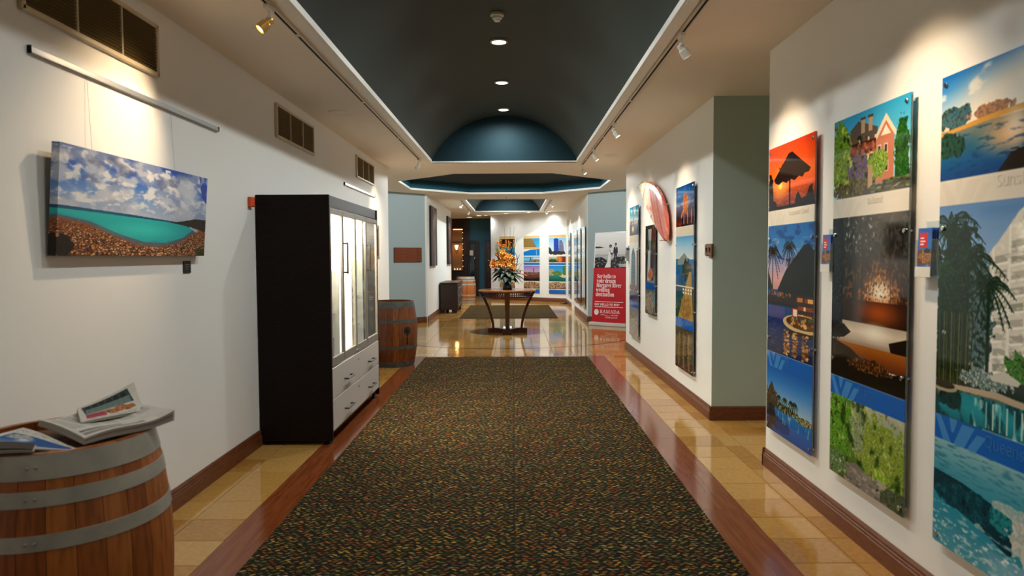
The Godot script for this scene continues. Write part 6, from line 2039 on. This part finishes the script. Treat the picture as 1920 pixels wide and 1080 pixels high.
	br.tube([F.call(545, 680, 0.05), F.call(580, 570, 0.06), F.call(575, 500, 0.06), F.call(535, 420, 0.06)], [0.009, 0.008, 0.006, 0.003], 8)
	br.tube([F.call(578, 540, 0.06), F.call(612, 470, 0.08)], [0.007, 0.003], 8)
	br.tube([F.call(560, 620, 0.06), F.call(610, 590, 0.08)], [0.006, 0.003], 8)
	part("branch", br, tw, o)
	leaf.call("pale_leaf", F.call(250, 590, 0.0), F.call(172, 540, 0.0), 0.008, leaf_mat(C("c8c0a8")), 0.01)

func banner():
	var o := thing("pull_up_banner", "red pull up banner with a wedding photo and white lettering before the slanted wall", "banner", Vector3(2.02, 0, -14.925), -0.648)
	var lean := Basis(Vector3.RIGHT, -0.08)
	boxpart("base_cassette", Vector3(0, 0.036, 0.01), Vector3(0.90, 0.072, 0.17), mat(C("dcdad6"), 0.35, 0.2), o, 0.012)
	boxpart("banner_sheet", lean * Vector3(0, 1.03, 0.0), Vector3(0.85, 1.94, 0.004), mat(C("f0ecea"), 0.45), o, 0.0, lean)
	var b := MB.new()
	b.box(Vector3(0, 0.6475, 0.0024), Vector3(0.85, 1.175, 0.001), 0.0)
	part("red_field", b, mat(C("c10f1e"), 0.45), o, Vector3.ZERO, lean)
	b = MB.new()
	b.quad(Vector3(-0.405, 1.235, 0.003), Vector3(0.415, 1.235, 0.003), Vector3(0.415, 1.965, 0.003), Vector3(-0.405, 1.965, 0.003), Vector3.BACK)
	part("wedding_photo", b, print_mat("wedding", pic_wedding, 0.45), o, Vector3.ZERO, lean)
	boxpart("top_rail", lean * Vector3(0, 2.0, 0), Vector3(0.86, 0.022, 0.014), M.alu, o, 0.003, lean)
	b = MB.new()
	b.tube([Vector3(0, 0.05, -0.03), lean * Vector3(0, 2.0, -0.012)], 0.01, 10)
	part("support_pole", b, M.alu, o)
	var white := mat(C("f6efec"), 0.5)
	var slab := sysfont(["Droid Serif"], 700)
	var sans := sysfont(["Droid Sans"], 700)
	var yy := func(z): return 0.06 + 1.92 * (967.0 - z) / 927.0
	var k := 0
	for t in ["Say hello to", "your dream", "Margaret River", "wedding", "destination"]:
		text("lettering", t, slab, 0.113, white, o, lean * Vector3(-0.335 - 0.004 * k, yy.call([519, 567, 613, 659, 707][k]), 0.003), 0.69, lean)
		k += 1
	for z in [750, 803]:
		boxpart("rule", lean * Vector3(-0.02, yy.call(z), 0.0032), Vector3(0.68, 0.011, 0.001), white, o, 0.0, lean)
	text("lettering", "SAY HELLO TO RED'", sans, 0.066, white, o, lean * Vector3(-0.37, yy.call(797), 0.003), 1.02, lean)
	text("lettering", "RAMADA", sysfont(["Droid Serif"]), 0.098, white, o, lean * Vector3(-0.235, yy.call(880), 0.003), 1.12, lean)
	text("lettering", "RESORT", sysfont(["Droid Serif"]), 0.036, white, o, lean * Vector3(0.05, yy.call(897), 0.003), 1.2, lean)
	text("lettering", "DUNSBOROUGH", sysfont(["Droid Serif"]), 0.032, white, o, lean * Vector3(-0.10, yy.call(921), 0.003), 1.2, lean)
	var e := PackedVector2Array()
	for i in 28:
		e.append(Vector2(cos(TAU * i / 28) * 0.054, sin(TAU * i / 28) * 0.062))
	b = MB.new()
	b.prism(e, 0.001, Transform3D(Basis.IDENTITY, Vector3(-0.315, yy.call(858), 0.003)))
	part("emblem", b, white, o, Vector3.ZERO, lean)
	b = MB.new()
	for q in [[0.034, 0.2, 2.6], [0.022, 3.2, 5.8], [0.012, 0.6, 3.4]]:
		var pts := []
		for i in 11:
			var a: float = lerpf(q[1], q[2], i / 10.0)
			pts.append(Vector3(-0.315 + cos(a) * q[0], yy.call(858) + sin(a) * q[0] * 1.15, 0.0042))
		b.tube(pts, 0.0028, 5)
	part("emblem_swirl", b, mat(C("c8a8a4"), 0.5), o, Vector3.ZERO, lean)
	b = MB.new()
	var sw := []
	for i in 13:
		var t := i / 12.0
		sw.append(Vector3(-0.22 + 0.26 * t, yy.call(888) + 0.012 * sin(t * TAU) - 0.006 * t, 0.0036))
	b.tube(sw, [0.001, 0.003, 0.004, 0.005, 0.005, 0.005, 0.005, 0.005, 0.004, 0.003, 0.003, 0.002, 0.001], 5)
	part("swoosh", b, white, o, Vector3.ZERO, lean)

# =====================================================================================================
# far hall, bar corner and end wall
# =====================================================================================================
func far_zone():
	canvas_picture("timber_artwork", Vector3(-1.97, 1.27, -17.13), LEFT, 1.25, 1.42, 0.035, 0.0, print_mat("bark0", pic_bark.bind(0), 0.5), "tall dark streaked artwork on the far hall's left wall, nearer one")
	canvas_picture("timber_artwork", Vector3(-1.97, 1.26, -21.4), LEFT, 1.35, 1.42, 0.035, 0.0, print_mat("bark1", pic_bark.bind(1), 0.5), "tall dark streaked artwork on the far hall's left wall, farther one")
	# sideboard
	var o := thing("sideboard", "dark timber chest of drawers against the far hall's left wall", "chest", Vector3(-1.935, 0, -19.25), LEFT)
	boxpart("body", Vector3(0, 0.43, 0.225), Vector3(1.6, 0.68, 0.44), M.darkwood, o, 0.006)
	boxpart("top", Vector3(0, 0.79, 0.235), Vector3(1.68, 0.04, 0.49), M.darkwood, o, 0.008)
	for sx in [-1, 1]:
		for z in [0.05, 0.40]:
			boxpart("foot", Vector3(sx * 0.75, 0.045, z), Vector3(0.08, 0.09, 0.08), M.darkwood, o, 0.01)
	for i in 3:
		for j in 3:
			var d = boxpart("drawer", Vector3(-0.525 + 0.525 * i, 0.21 + 0.22 * j, 0.452), Vector3(0.50, 0.20, 0.02), M.darkwood, o, 0.006)
			var b := MB.new()
			b.lathe([Vector2(0.008, 0), Vector2(0.008, 0.012), Vector2(0.018, 0.02), Vector2(0.014, 0.03), Vector2(0.0005, 0.032)], 14, Transform3D(Basis(Vector3.RIGHT, PI / 2), Vector3.ZERO), true)
			part("knob", b, M.alu, d, Vector3(0, 0, 0.01))
	barrel(Vector3(-1.56, 0, -22.72), 0.2, "oak wine barrel beyond the dark chest of drawers, farthest of the barrels", false, 0.84)
	# panels on the far hall's right wall
	var ord := ["nearest", "second", "third", "farthest"]
	for i in 4:
		photo_panel(Vector3(1.68, 0.28, [-16.6, -17.68, -18.72, -20.75][i]), RIGHT, 0.74, 1.9, print_mat("side%d" % [2, 0, 1, 2][i], pic_side.bind([2, 0, 1, 2][i])), ord[i] + " of the edge-on photo panels on the far hall's right wall", "photo panels in the far hall")
	# posters on the end wall
	var dir := (BW1 - BW0).normalized()
	var words := ["left poster on the end wall, behind the flowers, with dark red columns over turquoise water", "middle poster on the end wall with a pool, a lilac dusk and a tan top", "right poster on the end wall with blue towers and a green lagoon"]
	for i in 3:
		var q: Vector2 = BW0 + dir * [0.735, 1.755, 2.775][i]
		var p := thing("wall_poster", words[i], "poster", Vector3(q.x, 0.262, -q.y) + Vector3(-0.606, 0, 0.796) * 0.002, -0.651, "posters on the end wall")
		boxpart("foam_board", Vector3(0, 0.955, 0.012), Vector3(0.655, 1.91, 0.022), M.white_in, p, 0.002)
		var b := MB.new()
		b.quad(Vector3(-0.327, 0.001, 0.0236), Vector3(0.327, 0.001, 0.0236), Vector3(0.327, 1.909, 0.0236), Vector3(-0.327, 1.909, 0.0236), Vector3.BACK)
		part("print", b, print_mat("poster%d" % i, pic_poster.bind(i), 0.35), p)
	# timber wall with a lit niche
	var n := thing("lit_niche", "dark timber panel with a warm lit amber niche, left of the glass door", "cabinet", Vector3(-2.10, 0, -26.49))
	boxpart("timber_panel", Vector3(-0.95, 1.45, 0.02), Vector3(1.5, 2.9, 0.04), M.darkwood, n, 0.004)
	boxpart("timber_panel", Vector3(0.32, 1.45, 0.02), Vector3(0.26, 2.9, 0.04), M.darkwood, n, 0.004)
	boxpart("timber_panel", Vector3(0.0, 0.47, 0.02), Vector3(0.40, 0.94, 0.04), M.darkwood, n, 0.004)
	boxpart("timber_panel", Vector3(0.0, 2.72, 0.02), Vector3(0.40, 0.36, 0.04), M.darkwood, n, 0.004)
	boxpart("amber_back", Vector3(0.0, 1.74, 0.004), Vector3(0.42, 1.6, 0.008), mat(C("96693a"), 0.4), n, 0.0)
	boxpart("shelf", Vector3(0.0, 0.955, 0.07), Vector3(0.46, 0.03, 0.13), M.darkwood, n, 0.004)
	boxpart("cross_bar", Vector3(0.0, 2.02, 0.03), Vector3(0.40, 0.03, 0.05), M.darkwood, n, 0.003)
	boxpart("lamp_tube", Vector3(0.02, 2.50, 0.04), Vector3(0.36, 0.02, 0.02), glow(C("ffd49a"), 1.2), n, 0.004)
	var b := MB.new()
	b.lathe([Vector2(0.03, -0.09), Vector2(0.075, 0.06), Vector2(0.07, 0.09), Vector2(0.0005, 0.09)], 20, Transform3D.IDENTITY, true)
	var sc := thing("wall_sconce", "glowing cream wall sconce in the amber niche", "lamp", Vector3(-2.13, 1.83, -26.36))
	part("lamp_shade", b, glow(C("ffe6b8"), 0.8), sc)
	boxpart("arm", Vector3(0, -0.11, -0.05), Vector3(0.02, 0.04, 0.12), M.gold, sc, 0.003)
	omni(sc, sc.position + Vector3(0, 0.0, 0.12), L.sconce, Color(1.0, 0.72, 0.38), 0.06)
	for i in 3:
		var c := thing("tea_light", ["left", "middle", "right"][i] + " small glowing tea light on the shelf of the amber niche", "candle", Vector3(-2.21 + i * 0.10, 0.972, -26.42), 0.0, "tea lights in the niche")
		b = MB.new()
		b.lathe([Vector2(0.0005, 0), Vector2(0.026, 0), Vector2(0.03, 0.05), Vector2(0.026, 0.05)], 14)
		part("glass_cup", b, M.glass, c)
		b = MB.new()
		b.lathe([Vector2(0.0005, 0.022), Vector2(0.014, 0.03), Vector2(0.012, 0.05), Vector2(0.0005, 0.075)], 10, Transform3D.IDENTITY, true)
		part("flame", b, glow(C("ffd08a"), 2.5), c)
	var sl := thing("string_light", "string of tiny warm lights down the right side of the amber niche", "string light", Vector3(-1.905, 1.0, -26.435))
	b = MB.new()
	b.tube([Vector3(0, 0, 0), Vector3(0.006, 0.8, 0.004), Vector3(0, 1.5, 0)], 0.003, 5)
	part("wire", b, M.black, sl)
	for i in 7:
		b = MB.new()
		b.lathe([Vector2(0.0005, -0.014), Vector2(0.012, 0), Vector2(0.0005, 0.014)], 8, Transform3D.IDENTITY, true)
		part("bulb", b, glow(C("ffe0b0"), 1.5), sl, Vector3(0.004, 0.12 + i * 0.21, 0.012))
	# doors
	var d1 := structure("door_1", "dark framed glass door with a curved chrome handle and a white notice")
	boxpart("door_frame", Vector3(-1.79, 1.0, -26.46), Vector3(0.10, 2.0, 0.08), M.darkwood, d1, 0.005)
	boxpart("door_frame", Vector3(-1.35, 1.0, -26.46), Vector3(0.10, 2.0, 0.08), M.darkwood, d1, 0.005)
	boxpart("door_frame", Vector3(-1.57, 2.03, -26.46), Vector3(0.54, 0.09, 0.08), M.darkwood, d1, 0.005)
	boxpart("stile", Vector3(-1.435, 0.98, -26.45), Vector3(0.07, 1.95, 0.045), M.darkwood, d1, 0.004)
	boxpart("stile", Vector3(-1.70, 0.98, -26.45), Vector3(0.07, 1.95, 0.045), M.darkwood, d1, 0.004)
	boxpart("bottom_rail", Vector3(-1.57, 0.12, -26.45), Vector3(0.20, 0.22, 0.045), M.darkwood, d1, 0.004)
	boxpart("pane", Vector3(-1.57, 1.10, -26.46), Vector3(0.20, 1.76, 0.012), mat(C("0e3440"), 0.08), d1, 0.0)
	boxpart("notice", Vector3(-1.58, 1.62, -26.444), Vector3(0.13, 0.19, 0.002), mat(C("e6e6e2"), 0.6), d1, 0.0)
	b = MB.new()
	var hp := []
	for i in 13:
		var a := -PI / 2 + PI * i / 12.0
		hp.append(Vector3(-1.42 - 0.10 * cos(a) * 0.7, 1.26 + 0.2 * sin(a), -26.40 + 0.03 * cos(a)))
	b.tube(hp, 0.013, 10)
	part("handle", b, M.chrome, d1)
	var d2 := structure("door_2", "dark timber panelled door in the blue wall beside the end wall")
	boxpart("door_frame", Vector3(-1.05, 1.02, -26.46), Vector3(0.09, 2.04, 0.08), M.darkwood, d2, 0.005)
	boxpart("door_frame", Vector3(-0.80, 2.03, -26.46), Vector3(0.6, 0.08, 0.08), M.darkwood, d2, 0.005)
	boxpart("leaf", Vector3(-0.78, 1.0, -26.47), Vector3(0.5, 1.99, 0.04), M.redwood, d2, 0.003)
	for y in [0.5, 1.45]:
		boxpart("raised_panel", Vector3(-0.84, y, -26.445), Vector3(0.26, 0.75, 0.02), M.redwood, d2, 0.01)
	# small dark door stop by the end of the right wall
	var ds := thing("door_stop", "small dark wedge door stop on the floor at the far hall end", "door stop", Vector3(1.56, 0, -21.9), 0.4)
	b = MB.new()
	b.prism(PackedVector2Array([Vector2(-0.12, 0), Vector2(0.12, 0), Vector2(0.12, 0.05), Vector2(-0.12, 0.008)]), 0.09, Transform3D(Basis.IDENTITY, Vector3(0, 0, -0.045)))
	part("wedge", b, mat(C("12302c"), 0.6), ds)
